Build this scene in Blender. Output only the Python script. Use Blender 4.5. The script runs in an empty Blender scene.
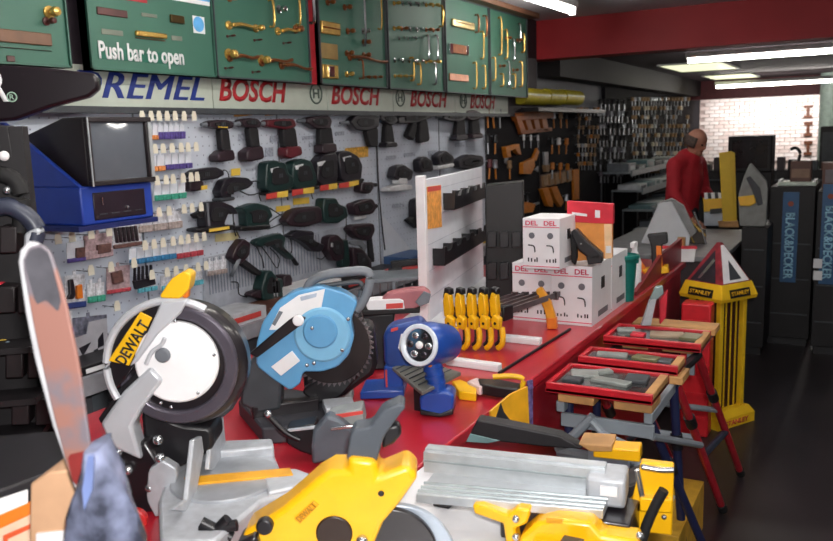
import bpy, bmesh, math, random
from mathutils import Vector, Matrix
random.seed(7)
S = bpy.context.scene
COL = S.collection
R_ = math.radians

# ------------------------------------------------------------------ camera
IW, IH, FP = 833.0, 541.0, 810.0
CX, CY = IW / 2, IH / 2
_v1 = Vector((870 - CX, CY - 120, -FP)).normalized()          # direction of the long wall
_x2 = -(FP * FP + (CY - 120) * (CY - 182)) / (870 - CX)
_v2 = Vector((_x2, CY - 182, -FP)).normalized()
_X = -_v2; _Y = _v1; _Z = _X.cross(_Y)
ROT = Matrix((_X, _Y, _Z))                                     # camera space -> world
CAM = Vector((0, 0, 1.75))
cd = bpy.data.cameras.new('camera')
cd.sensor_width = 36; cd.lens = FP / IW * 36; cd.clip_start = .05; cd.clip_end = 100
cd.dof.use_dof = True; cd.dof.focus_distance = 2.6; cd.dof.aperture_fstop = 5.6
cam = bpy.data.objects.new('camera', cd); COL.objects.link(cam)
cam.matrix_world = Matrix.Translation(CAM) @ ROT.to_4x4()
S.camera = cam

# ------------------------------------------------------------------ light
S.view_settings.view_transform = 'Standard'
try: S.view_settings.look = 'None'
except Exception: pass
S.view_settings.gamma = 1; S.view_settings.use_curve_mapping = False
S.view_settings.exposure = 0.15
w = bpy.data.worlds.new('world'); S.world = w; w.use_nodes = True
w.node_tree.nodes['Background'].inputs[0].default_value = (.55, .5, .6, 1)
w.node_tree.nodes['Background'].inputs[1].default_value = .25
def lamp(name, kind, loc, power, color=(1, 1, 1), size=.1, sizey=None, look=None):
    l = bpy.data.lights.new(name, kind); l.energy = power; l.color = color
    if kind == 'AREA':
        l.size = size
        if sizey: l.shape = 'RECTANGLE'; l.size_y = sizey
    else: l.shadow_soft_size = size
    o = bpy.data.objects.new(name, l); COL.objects.link(o); o.location = loc
    if look is not None: o.rotation_euler = (Vector(look) - Vector(loc)).to_track_quat('-Z', 'Y').to_euler()
    return o
# the photographer's flash, on the camera
fl = lamp('camera_flash', 'SPOT', (.06, -.02, 1.86), 150, (1, .97, .95), .03, look=(-1.15, 2.05, 1.62))
fl.data.spot_size = R_(95); fl.data.spot_blend = .6
# unseen area lamp added to stand in for daylight on the brick wall
lamp('rear_daylight_standin', 'AREA', (-1.2, 17.75, 2.2), 45, (1, .97, .95), 3.5, .25, look=(-1.2, 18.6, 1.35))

# ------------------------------------------------------------------ pixel helpers (real places found by ray / plane)
def ray(px, py): return ROT @ Vector((px - CX, CY - py, -FP))
def on(px, py, x=None, y=None, z=None):
    d = ray(px, py)
    if x is not None: t = (x - CAM.x) / d.x
    elif y is not None: t = (y - CAM.y) / d.y
    else: t = (z - CAM.z) / d.z
    return CAM + d * t
def at(px, py, dep): return CAM + ray(px, py) * (dep / FP)
class Fr:
    """upright local frame: x along azimuth az, y up, z = x cross y (towards the viewer side)"""
    def __init__(s, o, az=0, M=None):
        s.o = Vector(o)
        if M is None:
            a = R_(az); s.x = Vector((math.cos(a), math.sin(a), 0)); s.y = Vector((0, 0, 1))
        else: s.x, s.y = Vector(M[0]).normalized(), Vector(M[1]).normalized()
        s.z = s.x.cross(s.y).normalized(); s.y = s.z.cross(s.x)
        s.M = Matrix((s.x, s.y, s.z)).transposed().to_4x4(); s.M.translation = s.o
    def pick(s, px, py, z=0):
        d = ray(px, py); t = ((s.o + s.z * z - CAM).dot(s.z)) / d.dot(s.z)
        p = CAM + d * t - s.o
        return (p.dot(s.x), p.dot(s.y))
    def poly(s, pts, z=0): return [s.pick(*p, z=z) for p in pts]
    def w(s, x, y, z=0): return s.M @ Vector((x, y, z))

# ------------------------------------------------------------------ materials
def lin(c):
    if isinstance(c, str):
        c = [int(c[i:i+2], 16) / 255 for i in (0, 2, 4)]
    return tuple(((v / 12.92) if v <= .04045 else ((v + .055) / 1.055) ** 2.4) for v in c) + (1,)
MATS = {}
def mat(name, col, rough=.45, metal=0, var=.12, scale=14, bump=0, coat=0, emit=0, col2=None, trans=0, spec=.5):
    if name in MATS: return MATS[name]
    m = bpy.data.materials.new(name); m.use_nodes = True; nt = m.node_tree; N = nt.nodes; L = nt.links
    b = N['Principled BSDF']
    b.inputs['Roughness'].default_value = rough; b.inputs['Metallic'].default_value = metal
    b.inputs['Coat Weight'].default_value = coat; b.inputs['Specular IOR Level'].default_value = spec
    b.inputs['Transmission Weight'].default_value = trans
    c = lin(col)
    if emit:
        b.inputs['Base Color'].default_value = c
        b.inputs['Emission Color'].default_value = c; b.inputs['Emission Strength'].default_value = emit
    else:
        tc = N.new('ShaderNodeTexCoord'); no = N.new('ShaderNodeTexNoise'); no.inputs['Scale'].default_value = scale
        no.inputs['Detail'].default_value = 4
        L.new(tc.outputs['Object'], no.inputs['Vector'])
        mx = N.new('ShaderNodeMix'); mx.data_type = 'RGBA'
        a = [max(0, v * (1 - var * 1.6)) for v in c[:3]] + [1]
        d = lin(col2) if col2 else [min(1, v * (1 + var)) for v in c[:3]] + [1]
        mx.inputs[6].default_value = a if not col2 else c; mx.inputs[7].default_value = d
        rp = N.new('ShaderNodeMapRange'); rp.inputs[1].default_value = .3; rp.inputs[2].default_value = .7
        if col2: rp.inputs[1].default_value = .47; rp.inputs[2].default_value = .53
        L.new(no.outputs['Fac'], rp.inputs[0]); L.new(rp.outputs[0], mx.inputs[0]); L.new(mx.outputs[2], b.inputs['Base Color'])
        if bump:
            bp = N.new('ShaderNodeBump'); bp.inputs['Strength'].default_value = bump; bp.inputs['Distance'].default_value = .004
            L.new(no.outputs['Fac'], bp.inputs['Height']); L.new(bp.outputs[0], b.inputs['Normal'])
    MATS[name] = m; return m
def pegmat(name, col, hole, pitch, rad, slots=False):
    m = mat(name, col, .85, var=.05, scale=3, spec=.2); nt = m.node_tree; N = nt.nodes; L = nt.links
    tc = N.new('ShaderNodeTexCoord'); sp = N.new('ShaderNodeSeparateXYZ'); L.new(tc.outputs['Object'], sp.inputs[0])
    def mth(op, a, bv=None):
        n = N.new('ShaderNodeMath'); n.operation = op
        for i, v in enumerate((a, bv)):
            if v is None: continue
            if isinstance(v, (int, float)): n.inputs[i].default_value = v
            else: L.new(v, n.inputs[i])
        return n.outputs[0]
    def cell(s): return mth('SUBTRACT', mth('FRACT', mth('DIVIDE', s, pitch)), .5)
    u, v = cell(sp.outputs[0]), cell(sp.outputs[1])
    d = mth('SQRT', mth('ADD', mth('MULTIPLY', u, u), mth('MULTIPLY', v, v)))
    f = mth('LESS_THAN', d, rad)
    b = N['Principled BSDF']; src = b.inputs['Base Color'].links[0].from_socket
    mx = N.new('ShaderNodeMix'); mx.data_type = 'RGBA'; mx.inputs[7].default_value = lin(hole)
    L.new(f, mx.inputs[0]); L.new(src, mx.inputs[6]); L.new(mx.outputs[2], b.inputs['Base Color'])
    return m

# ------------------------------------------------------------------ mesh helpers
class MB:
    def __init__(s): s.v = []; s.f = []
    def add(s, vs, fs, M=None):
        o = len(s.v)
        s.v += [tuple((M @ Vector(v)) if M is not None else v) for v in vs]
        s.f += [tuple(i + o for i in f) for f in fs]
        return s
    def box(s, a, b, M=None):
        (x0, y0, z0), (x1, y1, z1) = a, b
        x0, x1 = sorted((x0, x1)); y0, y1 = sorted((y0, y1)); z0, z1 = sorted((z0, z1))
        vs = [(x0,y0,z0),(x1,y0,z0),(x1,y1,z0),(x0,y1,z0),(x0,y0,z1),(x1,y0,z1),(x1,y1,z1),(x0,y1,z1)]
        return s.add(vs, [(0,3,2,1),(4,5,6,7),(0,1,5,4),(1,2,6,5),(2,3,7,6),(3,0,4,7)], M)
    def cyl(s, a, b, r, r2=None, n=14):
        a = Vector(a); b = Vector(b); r2 = r if r2 is None else r2
        d = (b - a); q = d.to_track_quat('Z', 'Y'); vs = []
        for p, rr in ((a, r), (b, r2)):
            for i in range(n):
                t = 2 * math.pi * i / n
                vs.append(tuple(p + q @ Vector((rr * math.cos(t), rr * math.sin(t), 0))))
        fs = [(i, (i+1) % n, n + (i+1) % n, n + i) for i in range(n)] + [tuple(range(n-1, -1, -1)), tuple(range(n, 2*n))]
        return s.add(vs, fs)
    def tube(s, pts, r, n=8, sub=4):
        P = [Vector(p) for p in pts]
        if sub > 1 and len(P) > 2:
            Q = []
            for i in range(len(P) - 1):
                p0, p1, p2, p3 = P[max(i-1, 0)], P[i], P[i+1], P[min(i+2, len(P)-1)]
                for k in range(sub):
                    t = k / sub
                    Q.append(.5 * ((2*p1) + (p2-p0)*t + (2*p0-5*p1+4*p2-p3)*t*t + (3*p1-p0-3*p2+p3)*t**3))
            P = Q + [P[-1]]
        vs = []; m = len(P)
        for i, p in enumerate(P):
            d = (P[min(i+1, m-1)] - P[max(i-1, 0)])
            if d.length < 1e-9: d = Vector((0, 0, 1))
            q = d.to_track_quat('Z', 'Y'); rr = r[min(int(i * len(r) / m), len(r)-1)] if isinstance(r, (list, tuple)) else r
            for k in range(n):
                t = 2 * math.pi * k / n
                vs.append(tuple(p + q @ Vector((rr*math.cos(t), rr*math.sin(t), 0))))
        fs = []
        for i in range(m - 1):
            for k in range(n):
                fs.append((i*n+k, i*n+(k+1) % n, (i+1)*n+(k+1) % n, (i+1)*n+k))
        fs += [tuple(range(n-1, -1, -1)), tuple(range((m-1)*n, m*n))]
        return s.add(vs, fs)
    def lathe(s, prof, n=24, M=None):
        vs = []; m = len(prof)
        for r, z in prof:
            for i in range(n):
                t = 2 * math.pi * i / n; vs.append((max(r, 1e-4)*math.cos(t), max(r, 1e-4)*math.sin(t), z))
        fs = [(j*n+i, j*n+(i+1) % n, (j+1)*n+(i+1) % n, (j+1)*n+i) for j in range(m-1) for i in range(n)]
        fs += [tuple(range(n-1, -1, -1)), tuple(range((m-1)*n, m*n))]
        return s.add(vs, fs, M)
    def prism(s, pts, z0, z1, M=None):
        ar = sum(pts[i][0]*pts[(i+1) % len(pts)][1] - pts[(i+1) % len(pts)][0]*pts[i][1] for i in range(len(pts)))
        if ar < 0: pts = pts[::-1]
        if z0 > z1: z0, z1 = z1, z0
        n = len(pts); vs = [(p[0], p[1], z0) for p in pts] + [(p[0], p[1], z1) for p in pts]
        fs = [(i, (i+1) % n, n+(i+1) % n, n+i) for i in range(n)] + [tuple(range(n-1, -1, -1)), tuple(range(n, 2*n))]
        return s.add(vs, fs, M)
    def loft(s, rings):
        n = len(rings[0]); vs = [p for r in rings for p in r]; m = len(rings)
        fs = [(j*n+i, j*n+(i+1) % n, (j+1)*n+(i+1) % n, (j+1)*n+i) for j in range(m-1) for i in range(n)]
        fs += [tuple(range(n-1, -1, -1)), tuple(range((m-1)*n, m*n))]
        return s.add(vs, fs)
    def ball(s, c, r, nu=16, nv=10, M=None):
        r = (r, r, r) if isinstance(r, (int, float)) else r
        pr = []
        for j in range(nv + 1):
            t = math.pi * j / nv; pr.append((max(math.sin(t), 1e-3), -math.cos(t)))
        T = Matrix.Translation(Vector(c)) @ Matrix.Diagonal((r[0], r[1], r[2], 1))
        return s.lathe(pr, nu, (M @ T) if M is not None else T)
    def build(s, name, m, parent=None, bev=0, seg=2, smooth=40, loc=None, M=None):
        me = bpy.data.meshes.new(name); me.from_pydata(s.v, [], s.f); me.update()
        o = bpy.data.objects.new(name, me); COL.objects.link(o)
        me.materials.append(m)
        if smooth:
            me.polygons.foreach_set('use_smooth', [True] * len(me.polygons)); me.set_sharp_from_angle(angle=R_(smooth))
        if bev:
            bm = o.modifiers.new('bevel', 'BEVEL'); bm.width = bev; bm.segments = seg; bm.limit_method = 'ANGLE'; bm.angle_limit = R_(35)
            bm.harden_normals = False
        if parent is not None: o.parent = parent
        if M is not None: o.matrix_world = M
        if loc is not None: o.location = loc
        return o
def tag(o, label=None, cat=None, group=None, kind=None):
    if label: o['label'] = label
    if cat: o['category'] = cat
    if group: o['group'] = group
    if kind: o['kind'] = kind
    return o
def thing(name, label, cat, M=None, group=None):
    o = bpy.data.objects.new(name, None); COL.objects.link(o); o.empty_display_size = .05
    if M is not None: o.matrix_world = M if isinstance(M, Matrix) else Matrix.Translation(Vector(M))
    return tag(o, label, cat, group)
def struct(name, mb, m, **k): return tag(mb.build(name, m, **k), kind='structure')
def dup(root, M, label=None, group=None):
    r = root.copy(); COL.objects.link(r); r.matrix_world = M
    if label: r['label'] = label
    if group: r['group'] = group
    for ch in list(root.children):
        c = ch.copy(); COL.objects.link(c); c.parent = r
        for g in ch.children:
            d = g.copy(); COL.objects.link(d); d.parent = c
    return r
def text(body, m, parent, x0, x1, y0, y1, z, shear=0, th=.002, bold=.012, name='lettering', M=None, tight=1.0, fat=0):
    cu = bpy.data.curves.new('t', 'FONT'); cu.body = body; cu.offset = bold; cu.shear = shear; cu.space_character = tight
    cu.resolution_u = 3
    to = bpy.data.objects.new('t', cu); COL.objects.link(to)
    dg = bpy.context.evaluated_depsgraph_get(); me = bpy.data.meshes.new_from_object(to.evaluated_get(dg))
    bpy.data.objects.remove(to); bpy.data.curves.remove(cu)
    bm = bmesh.new(); bm.from_mesh(me)
    r = bmesh.ops.extrude_face_region(bm, geom=bm.faces[:])
    for v in [g for g in r['geom'] if isinstance(g, bmesh.types.BMVert)]: v.co.z -= 1
    xs = [v.co.x for v in bm.verts]; ys = [v.co.y for v in bm.verts]
    ax, bx, ay, by = min(xs), max(xs), min(ys), max(ys)
    for v in bm.verts:
        v.co = Vector((x0 + (v.co.x-ax)/(bx-ax)*(x1-x0), y0 + (v.co.y-ay)/(by-ay)*(y1-y0), z + th*(v.co.z + 1)))
        if M is not None: v.co = M @ v.co
    bmesh.ops.recalc_face_normals(bm, faces=bm.faces[:])
    if fat:
        g = bmesh.ops.duplicate(bm, geom=bm.verts[:] + bm.edges[:] + bm.faces[:])
        for v in g['geom']:
            if isinstance(v, bmesh.types.BMVert): v.co.x += fat; v.co.z += .0002
    bm.to_mesh(me); bm.free(); me.name = name
    me.materials.clear(); me.materials.append(m)
    o = bpy.data.objects.new(name, me); COL.objects.link(o); o.parent = parent
    return o
def rrect(x0, y0, x1, y1, r=.01, n=4):
    P = []
    for cx, cy, a in ((x1-r, y1-r, 0), (x0+r, y1-r, 90), (x0+r, y0+r, 180), (x1-r, y0+r, 270)):
        for k in range(n + 1):
            t = R_(a + 90*k/n); P.append((cx + r*math.cos(t), cy + r*math.sin(t)))
    return P
def smoothpoly(pts, sub=3):
    n = len(pts); Q = []
    for i in range(n):
        p0, p1, p2, p3 = [Vector(pts[(i+k) % n]) for k in (-1, 0, 1, 2)]
        for k in range(sub):
            t = k / sub
            q = .5*((2*p1) + (p2-p0)*t + (2*p0-5*p1+4*p2-p3)*t*t + (3*p1-p0-3*p2+p3)*t**3)
            Q.append((q.x, q.y))
    return Q

def chaikin(pts, k=.13):
    Q = []
    for i in range(len(pts)):
        a, b = pts[i], pts[(i+1) % len(pts)]
        Q += [(a[0]+(b[0]-a[0])*k, a[1]+(b[1]-a[1])*k), (a[0]+(b[0]-a[0])*(1-k), a[1]+(b[1]-a[1])*(1-k))]
    return Q
# ------------------------------------------------------------------ palette
M_ = lambda *a, **k: mat(*a, **k)
red = M_('red_laminate', 'b3202f', .28, var=.05, scale=2, coat=.3)
redpaint = M_('red_wall_paint', 'ac242b', .55, var=.08, scale=2)
black = M_('black_plastic', '17161a', .42)
rubber = M_('black_rubber', '131214', .75)
darkgrey = M_('dark_grey_plastic', '3c4045', .5)
midgrey = M_('mid_grey_plastic', '6b7077', .5)
dewalt = M_('yellow_painted_casting', 'eeb20f', .35, var=.04, coat=.2)
yellow = M_('yellow_plastic', 'eab414', .4, var=.05)
orange = M_('orange_plastic', 'e0791c', .45)
white = M_('white_plastic', 'e9e9ec', .4, var=.03)
paper = M_('white_card', 'e4e4e6', .7, var=.04)
alu = M_('brushed_aluminium', 'c3c8cc', .38, metal=.55, var=.06, scale=30)
cast = M_('cast_aluminium', 'b9bdc3', .5, metal=.35, var=.08, scale=40)
steel = M_('bright_steel', 'c9ccd0', .22, metal=.9, var=.06)
greymetal = M_('grey_painted_steel', '8b949c', .45, var=.06)
brass = M_('polished_brass', 'e6bd68', .25, metal=.7, var=.12, scale=30)
bronze = M_('aged_bronze', '8f5532', .3, metal=.6, var=.2, scale=30)
chrome = M_('polished_chrome', 'd8d9dc', .12, metal=1, var=.04)
blue = M_('royal_blue_plastic', '1f3f9e', .4, var=.06)
teal = M_('teal_plastic', '0f6f66', .4)
wood = M_('raw_wood', 'b98a55', .6, var=.25, scale=9)
green = M_('green_display_board', '386656', .55, var=.06, scale=3)
# ------------------------------------------------------------------ the room
floor_m = M_('dark_worn_vinyl', '2b2527', .38, var=.25, scale=1.7, bump=.1)
ceil_m = M_('grey_ceiling_paint', 'd3d0d8', .8, var=.05, scale=1)
ceil2_m = M_('dull_plum_ceiling_paint', '55484f', .8, var=.06, scale=1)
wallm = M_('grey_wall_paint', '77787f', .7, var=.06, scale=2)
struct('floor', MB().box((-3.4, -2.2, -.1), (2.6, 18.9, 0)), floor_m)
struct('wall_left', MB().box((-3.4, -2.2, 0), (-3.26, 18.9, 2.95)), wallm)
struct('wall_right', MB().box((2.5, -2.2, 0), (2.6, 18.9, 2.95)), wallm)
struct('wall_front', MB().box((-3.26, -2.2, 0), (2.5, -2.1, 2.95)), wallm)
struct('ceiling', MB().box((-3.26, -2.1, 2.9), (2.5, 8.45, 3.0)), ceil_m)
struct('ceiling', MB().box((-3.26, 8.75, 2.62), (2.5, 18.8, 2.72)), ceil2_m)
struct('trim_1', MB().box((-3.26, 8.45, 2.5), (2.5, 8.75, 2.98)), redpaint)      # red beam
struct('trim_2', MB().box((-3.26, 17.3, 2.26), (2.5, 17.6, 2.62)), M_('maroon_beam_paint', '5a2229', .6))     # rear red beam
# the brick wall at the back, brick by brick where the photo shows it
mortar = M_('pale_mortar', 'c9b5ae', .9, var=.1, scale=8)
brickm = [M_('whitewashed_brick_%s' % c, c, .85, var=.12, scale=10) for c in ('efe2dc', 'e6d3cc', 'f3e8e4')]
wb = struct('wall_back', MB().box((-3.26, 18.62, 0), (2.5, 18.8, 2.62)), mortar)
bmesh_ = [None] * 3
nb = 0
for r in range(17):
    z = .98 + r * .078
    for c in range(17):
        if nb >= 290: break
        x = -3.22 + c * .2 + (.1 if r % 2 else 0)
        if x > -.1: continue
        k = random.randrange(3)
        if bmesh_[k] is None:
            o = MB().box((0, -.03, 0), (.19, .03, .066)).build('brick', brickm[k], wb); bmesh_[k] = o.data
        else:
            o = bpy.data.objects.new('brick', bmesh_[k]); COL.objects.link(o); o.parent = wb
        o.location = (x, 18.6 + random.uniform(-.006, .006), z); nb += 1
# ------------------------------------------------------------------ pegboard walling
peg = pegmat('pale_grey_pegboard', 'c3cad6', '8a909e', .05, .09)
pegd = pegmat('charcoal_pegboard', '17151a', '0b0a0c', .05, .12)
WX = -3.2
WF = lambda px, py, x=WX: Fr(on(px, py, x=x), M=((0, 1, 0), (0, 0, 1)))
ys = [1.75, 2.9, 4.03, 5.18, 6.2, 7.16]
lab = ['pale grey pegboard panel behind the blue television cabinet', 'pale grey pegboard panel hung with small packets on hooks',
       'pale grey pegboard panel behind the cordless drills and sanders', 'pale grey pegboard panel with a thin cable down its right edge',
       'pale grey pegboard panel half hidden by the white bin stand', ]
for i, l in enumerate(lab):
    t = thing('pegboard_panel', l, 'pegboard', Matrix.Translation((WX, ys[i], .75)) @ Fr((0,0,0), M=((0,1,0),(0,0,1))).M, 'pegboard panels of the tool wall')
    MB().box((.004, 0, -.05), (ys[i+1]-ys[i]-.004, 1.16, 0)).build('board', peg, t)
    MB().box((-.004, 0, -.05), (.004, 1.16, .004)).build('joint_strip', midgrey, t)
for i, (a, b, l) in enumerate(((7.17, 8.6, 'dark pegboard panel hung with orange and yellow hand tools'), (8.61, 11.2, 'dark pegboard panel carrying rows of long thin tools'),
                (11.21, 14.2, 'dark pegboard panel dense with hanging tools, beyond the red beam'), (14.21, 18.4, 'farthest dark pegboard panel, next to the brick wall'))):
    t = thing('pegboard_panel', l, 'pegboard', Matrix.Translation((WX, a, .1)) @ Fr((0,0,0), M=((0,1,0),(0,0,1))).M, 'dark pegboard panels of the far wall')
    MB().box((0, 0, -.05), (b-a, 1.9 if i < 2 else 2.22, 0)).build('board', pegd, t)
    MB().box((-.006, 0, -.05), (.006, 1.9, .006)).build('joint_strip', black, t)
# bulkhead above far tools
struct('trim_3', MB().box((-3.26, 8.75, 2.33), (-3.0, 17.3, 2.62)), M_('plum_bulkhead', '130f13', .7))
# ------------------------------------------------------------------ brand strip
signm = M_('pale_green_grey_sign', 'b9c2b6', .5, var=.04)
redprint = M_('red_print', 'b3242c', .5); blueprint = M_('navy_print', '1b3180', .5); dgp = M_('grey_green_print', '4b5a52', .5)
SX = -3.13
def sgY(px): return on(px, 100, x=SX)[1]
SZ0 = 1.925; SZ1 = 2.11
t = thing('brand_sign', 'long pale sign strip of power tool brand names under green boards', 'sign', Matrix.Translation((SX, 0, 0)) @ Fr((0,0,0), M=((0,1,0),(0,0,1))).M)
cuts = [1.7, sgY(213), sgY(327), sgY(393), sgY(455), sgY(508)]
for a, b in zip(cuts[:-1], cuts[1:]):
    MB().box((a+.004, SZ0, -.04), (b-.004, SZ1, 0)).build('sign_panel', signm, t)
MB().box((1.7, SZ0-.03, -.05), (cuts[-1], SZ0, .02)).build('bottom_rail', darkgrey, t)
tz0, tz1 = 1.965, 2.085
text('DREMEL', blueprint, t, sgY(70), sgY(203), tz0, tz1, .001, shear=.35, bold=0.0, tight=1.06, fat=.011)
for a, b in ((219, 287), (331, 380), (410, 447), (470, 495)):
    text('BOSCH', redprint, t, sgY(a), sgY(b), tz0, tz1+.012, .001, shear=.25, bold=.03)
for c in (316, 400, 463):
    y = sgY(c); mb = MB()
    P = [(y + .062*math.cos(k*math.pi/16), 2.03 + .062*math.sin(k*math.pi/16), .003) for k in range(33)]
    mb.tube(P, .006, 6, 1); mb.box((y-.032, 2.0, .001), (y-.02, 2.06, .006)); mb.box((y+.02, 2.0, .001), (y+.032, 2.06, .006)); mb.box((y-.03, 2.025, .001), (y+.03, 2.037, .006))
    mb.build('round_emblem', dgp, t)
# ------------------------------------------------------------------ green door-hardware boards
GX = -3.02
def gY(px, py=90): return on(px, py, x=GX)[1]
GB, GT = on(300, 83, x=GX)[2], 2.84
gfr = lambda y: Matrix.Translation((GX, y, GB)) @ Fr((0,0,0), M=((0,1,0),(0,0,1))).M
edges = [(-22, 73), (93, 216.5), (217.5, 311), (321, 387), (389, 444), (446, 489), (490, 527)]
glab = ['green display board with brown letter plate at the far left', 'green display board reading Push bar to open',
        'green display board of brass lever handles right of the push bar board', 'green display board with three square brass pieces down its left side',
        'green display board of short brass knobs above the second round emblem', 'green display board with three brass letter plates',
        'green display board of upright pull handles, last before the red beam']
gfp = lambda t: None
boards = []
lightblue = M_('pale_blue_sticker', '5aa6e0', .5); darkwood = M_('dark_brown_plate', '4a1f1c', .4); peach = M_('grey_green_tape', '71786c', .6)
class GPick:
    def __init__(s, y0): s.f = Fr((GX, y0, GB), M=((0, 1, 0), (0, 0, 1)))
    def __call__(s, px, py, z=.02): return s.f.pick(px, py, z)
for i, (a, b) in enumerate(edges):
    y0 = gY(a); y1 = gY(b)
    if i == 0: y0 = max(y0, 1.55)
    t = thing('hardware_board', glab[i], 'display board', gfr(y0), 'green door hardware boards')
    W_ = y1 - y0
    MB().box((0, 0, -.05), (W_, GT-GB, 0)).build('backing_board', green, t)
    for q in ((0, 0, W_, .008), (0, GT-GB-.008, W_, GT-GB), (0, 0, .008, GT-GB), (W_-.008, 0, W_, GT-GB)):
        MB().box((q[0], q[1], -.05), (q[2], q[3], .012)).build('frame_bar', M_('dark_green_frame', '2f5a4c', .5) if i < 2 else darkgrey, t)
    boards.append((t, GPick(y0), W_))
redstrip = M_('red_upright', 'a3222c', .5)
for a, b, l in ((73.5, 92, 'red upright between the two nearest green boards'), (312, 320, 'red upright between lever handle board and square brass board')):
    o = MB().box((GX-.08, gY(a), GB + (.32 if a < 100 else 0)), (GX-.02, gY(b), GT)).build('red_upright', redstrip); tag(o, l, 'upright')
def knob(t, g, px, py, r=.022, m=brass):
    x, y = g(px, py); M = Matrix.Translation((x, y, 0))
    return MB().lathe([(r*1.25, 0), (r*1.25, .006), (r*.4, .01), (r*.4, .025), (r*.9, .032), (r, .042), (r*.8, .056), (0, .062)], 16, M).build('door_knob', m, t)
def lever(t, g, px, py, qx, qy, m=brass):
    x, y = g(px, py); X, Y = g(qx, qy); mb = MB()
    mb.lathe([(.024, 0), (.024, .008), (.01, .012), (.01, .04), (0, .045)], 14, Matrix.Translation((x, y, 0)))
    dx, dy = X-x, Y-y
    mb.tube([(x, y, .038), (x+dx*.3, y+dy*.3+.006, .042), (x+dx*.7, y+dy*.7-.006, .042), (X, Y, .036)], [.011, .009, .008, .01], 8, 4)
    return mb.build('lever_handle', m, t)
def plate(t, g, px0, py0, px1, py1, m=brass, th=.008, name='letter_plate', bev=.003):
    x0, y1 = g(px0, py0); x1, y0 = g(px1, py1)
    return MB().box((x0, y0, 0), (x1, y1, th)).build(name, m, t, bev=bev)
def pull(t, g, px, py0, py1, m=brass, r=.008):
    x, y1 = g(px, py0); _, y0 = g(px, py1)
    return MB().tube([(x, y0, 0), (x, y0+.002, .03), (x, (y0+y1)/2, .036), (x, y1-.002, .03), (x, y1, 0)], r, 8, 4).build('pull_handle', m, t)
t, g, _ = boards[0]
plate(t, g, 0, 28, 54, 46, M_('brown_plastic_plate', '6d4a32', .5), .012); plate(t, g, 0, 46, 54, 51, darkwood, .01, 'plate_flap')
knob(t, g, 52, 12); knob(t, g, 49, 21, .014, darkwood); plate(t, g, 9, 55, 18, 62, darkwood, .006, 'lock_plate')
t, g, _ = boards[1]
plate(t, g, 99, 6, 130, 18, darkwood); plate(t, g, 144, 12, 160, 18, peach, .003, 'name_label'); plate(t, g, 172, 14, 186, 24, M_('dark_brass', '59472a', .3, metal=.7), .015, 'letter_plate')
plate(t, g, 104, 28, 126, 36, peach, .003, 'name_label'); plate(t, g, 174, 35, 185, 41, peach, .003, 'name_label')
plate(t, g, 137, 30, 168, 39, brass, .02, 'letter_plate', .006); plate(t, g, 138, 37, 167, 41, bronze, .012, 'plate_flap')
plate(t, g, 100, 46, 186, 65, M_('deep_green_label', '0f5f4c', .5), .003, 'label_strip')
x0, y0 = g(102, 60); x1, y1 = g(185.5, 48)
text('Push bar to open', paper, t, x0, x1, y0-.016, y1-.004, .0035, bold=.025)
plate(t, g, 195, 15, 208, 34, paper, .003, 'sticker')
xx, yy = g(201, 24); MB().lathe([(.038, 0), (.038, .0015), (0, .0016)], 20, Matrix.Translation((xx, yy, .0032))).build('sticker_disc', lightblue, t)
plate(t, g, 174, -8, 213, 6, paper, .003, 'sticker'); plate(t, g, 185, -8, 213, 2, lightblue, .005, 'sticker_field')
plate(t, g, 118, -6, 150, 3, redstrip, .003, 'sticker')
t, g, _ = boards[2]
for p in ((231, 25, 262, 28), (280, 31, 298, 30), (232, 57, 256, 57), (264, 62, 290, 60), (284, 65, 310, 69)): lever(t, g, *p, m=bronze if p[1] > 40 else brass)
knob(t, g, 258, 28, .018); knob(t, g, 298, 29, .02, bronze); knob(t, g, 231, 54, .024); knob(t, g, 264, 60, .024); knob(t, g, 281, 9, .02, chrome)
pull(t, g, 271, 0, 26, brass, .007); pull(t, g, 297, -6, 24, brass, .007); pull(t, g, 311, -8, 22, chrome, .01)
for p in ((230, 36), (257, 40), (286, 43), (228, 68), (255, 72)): knob(t, g, *p, r=.006, m=darkwood)
knob(t, g, 232, -2, .015, bronze)
t, g, _ = boards[3]
plate(t, g, 322, 20, 341, 36, brass, .02, 'hinge_plate', .006); plate(t, g, 323, 26, 340, 30, bronze, .03, 'hinge_pin')
plate(t, g, 322, 42, 340, 60, M_('satin_gold_plate', 'a3874f', .4, metal=.5), .008, 'push_plate'); plate(t, g, 323, 64, 339, 79, brass, .02, 'square_escutcheon', .004)
plate(t, g, 328, 66, 334, 77, chrome, .03, 'latch'); 
for p in ((350, 31), (365, 31), (366, 42), (366, 55), (349, 53), (349, 74), (330, 2), (347, 7)): knob(t, g, *p, r=.016, m=random.choice((brass, chrome, bronze)))
pull(t, g, 362, -8, 44, chrome, .008); pull(t, g, 379, -8, 28, brass, .006); pull(t, g, 361, 60, 78, bronze, .006)
for x in (366, 372, 378): knob(t, g, x, 77, .01, bronze)
lever(t, g, 352, 57, 385, 62, bronze)
t, g, _ = boards[4]
for y in (3, 28, 60):
    for x in range(396, 440, 8): knob(t, g, x + random.uniform(-1, 1), y + (x-396)*.05, .013, random.choice((brass, bronze, chrome)))
for x in (401, 410, 418): knob(t, g, x, 38, .01, chrome)
for x, a, b in ((412, 58, 80), (419, 64, 84), (427, 36, 60), (436, 36, 60), (434, 63, 84), (441, 6, 26)): pull(t, g, x, a, b, random.choice((brass, chrome)), .008)
for x in (397, 403, 409): knob(t, g, x, 76, .01, brass)
t, g, _ = boards[5]
plate(t, g, 453, 18, 475, 31, M_('pale_brass', 'd9c690', .25, metal=.6), .022, 'letter_plate', .008); plate(t, g, 456, 22, 472, 25, bronze, .026, 'plate_flap')
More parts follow.
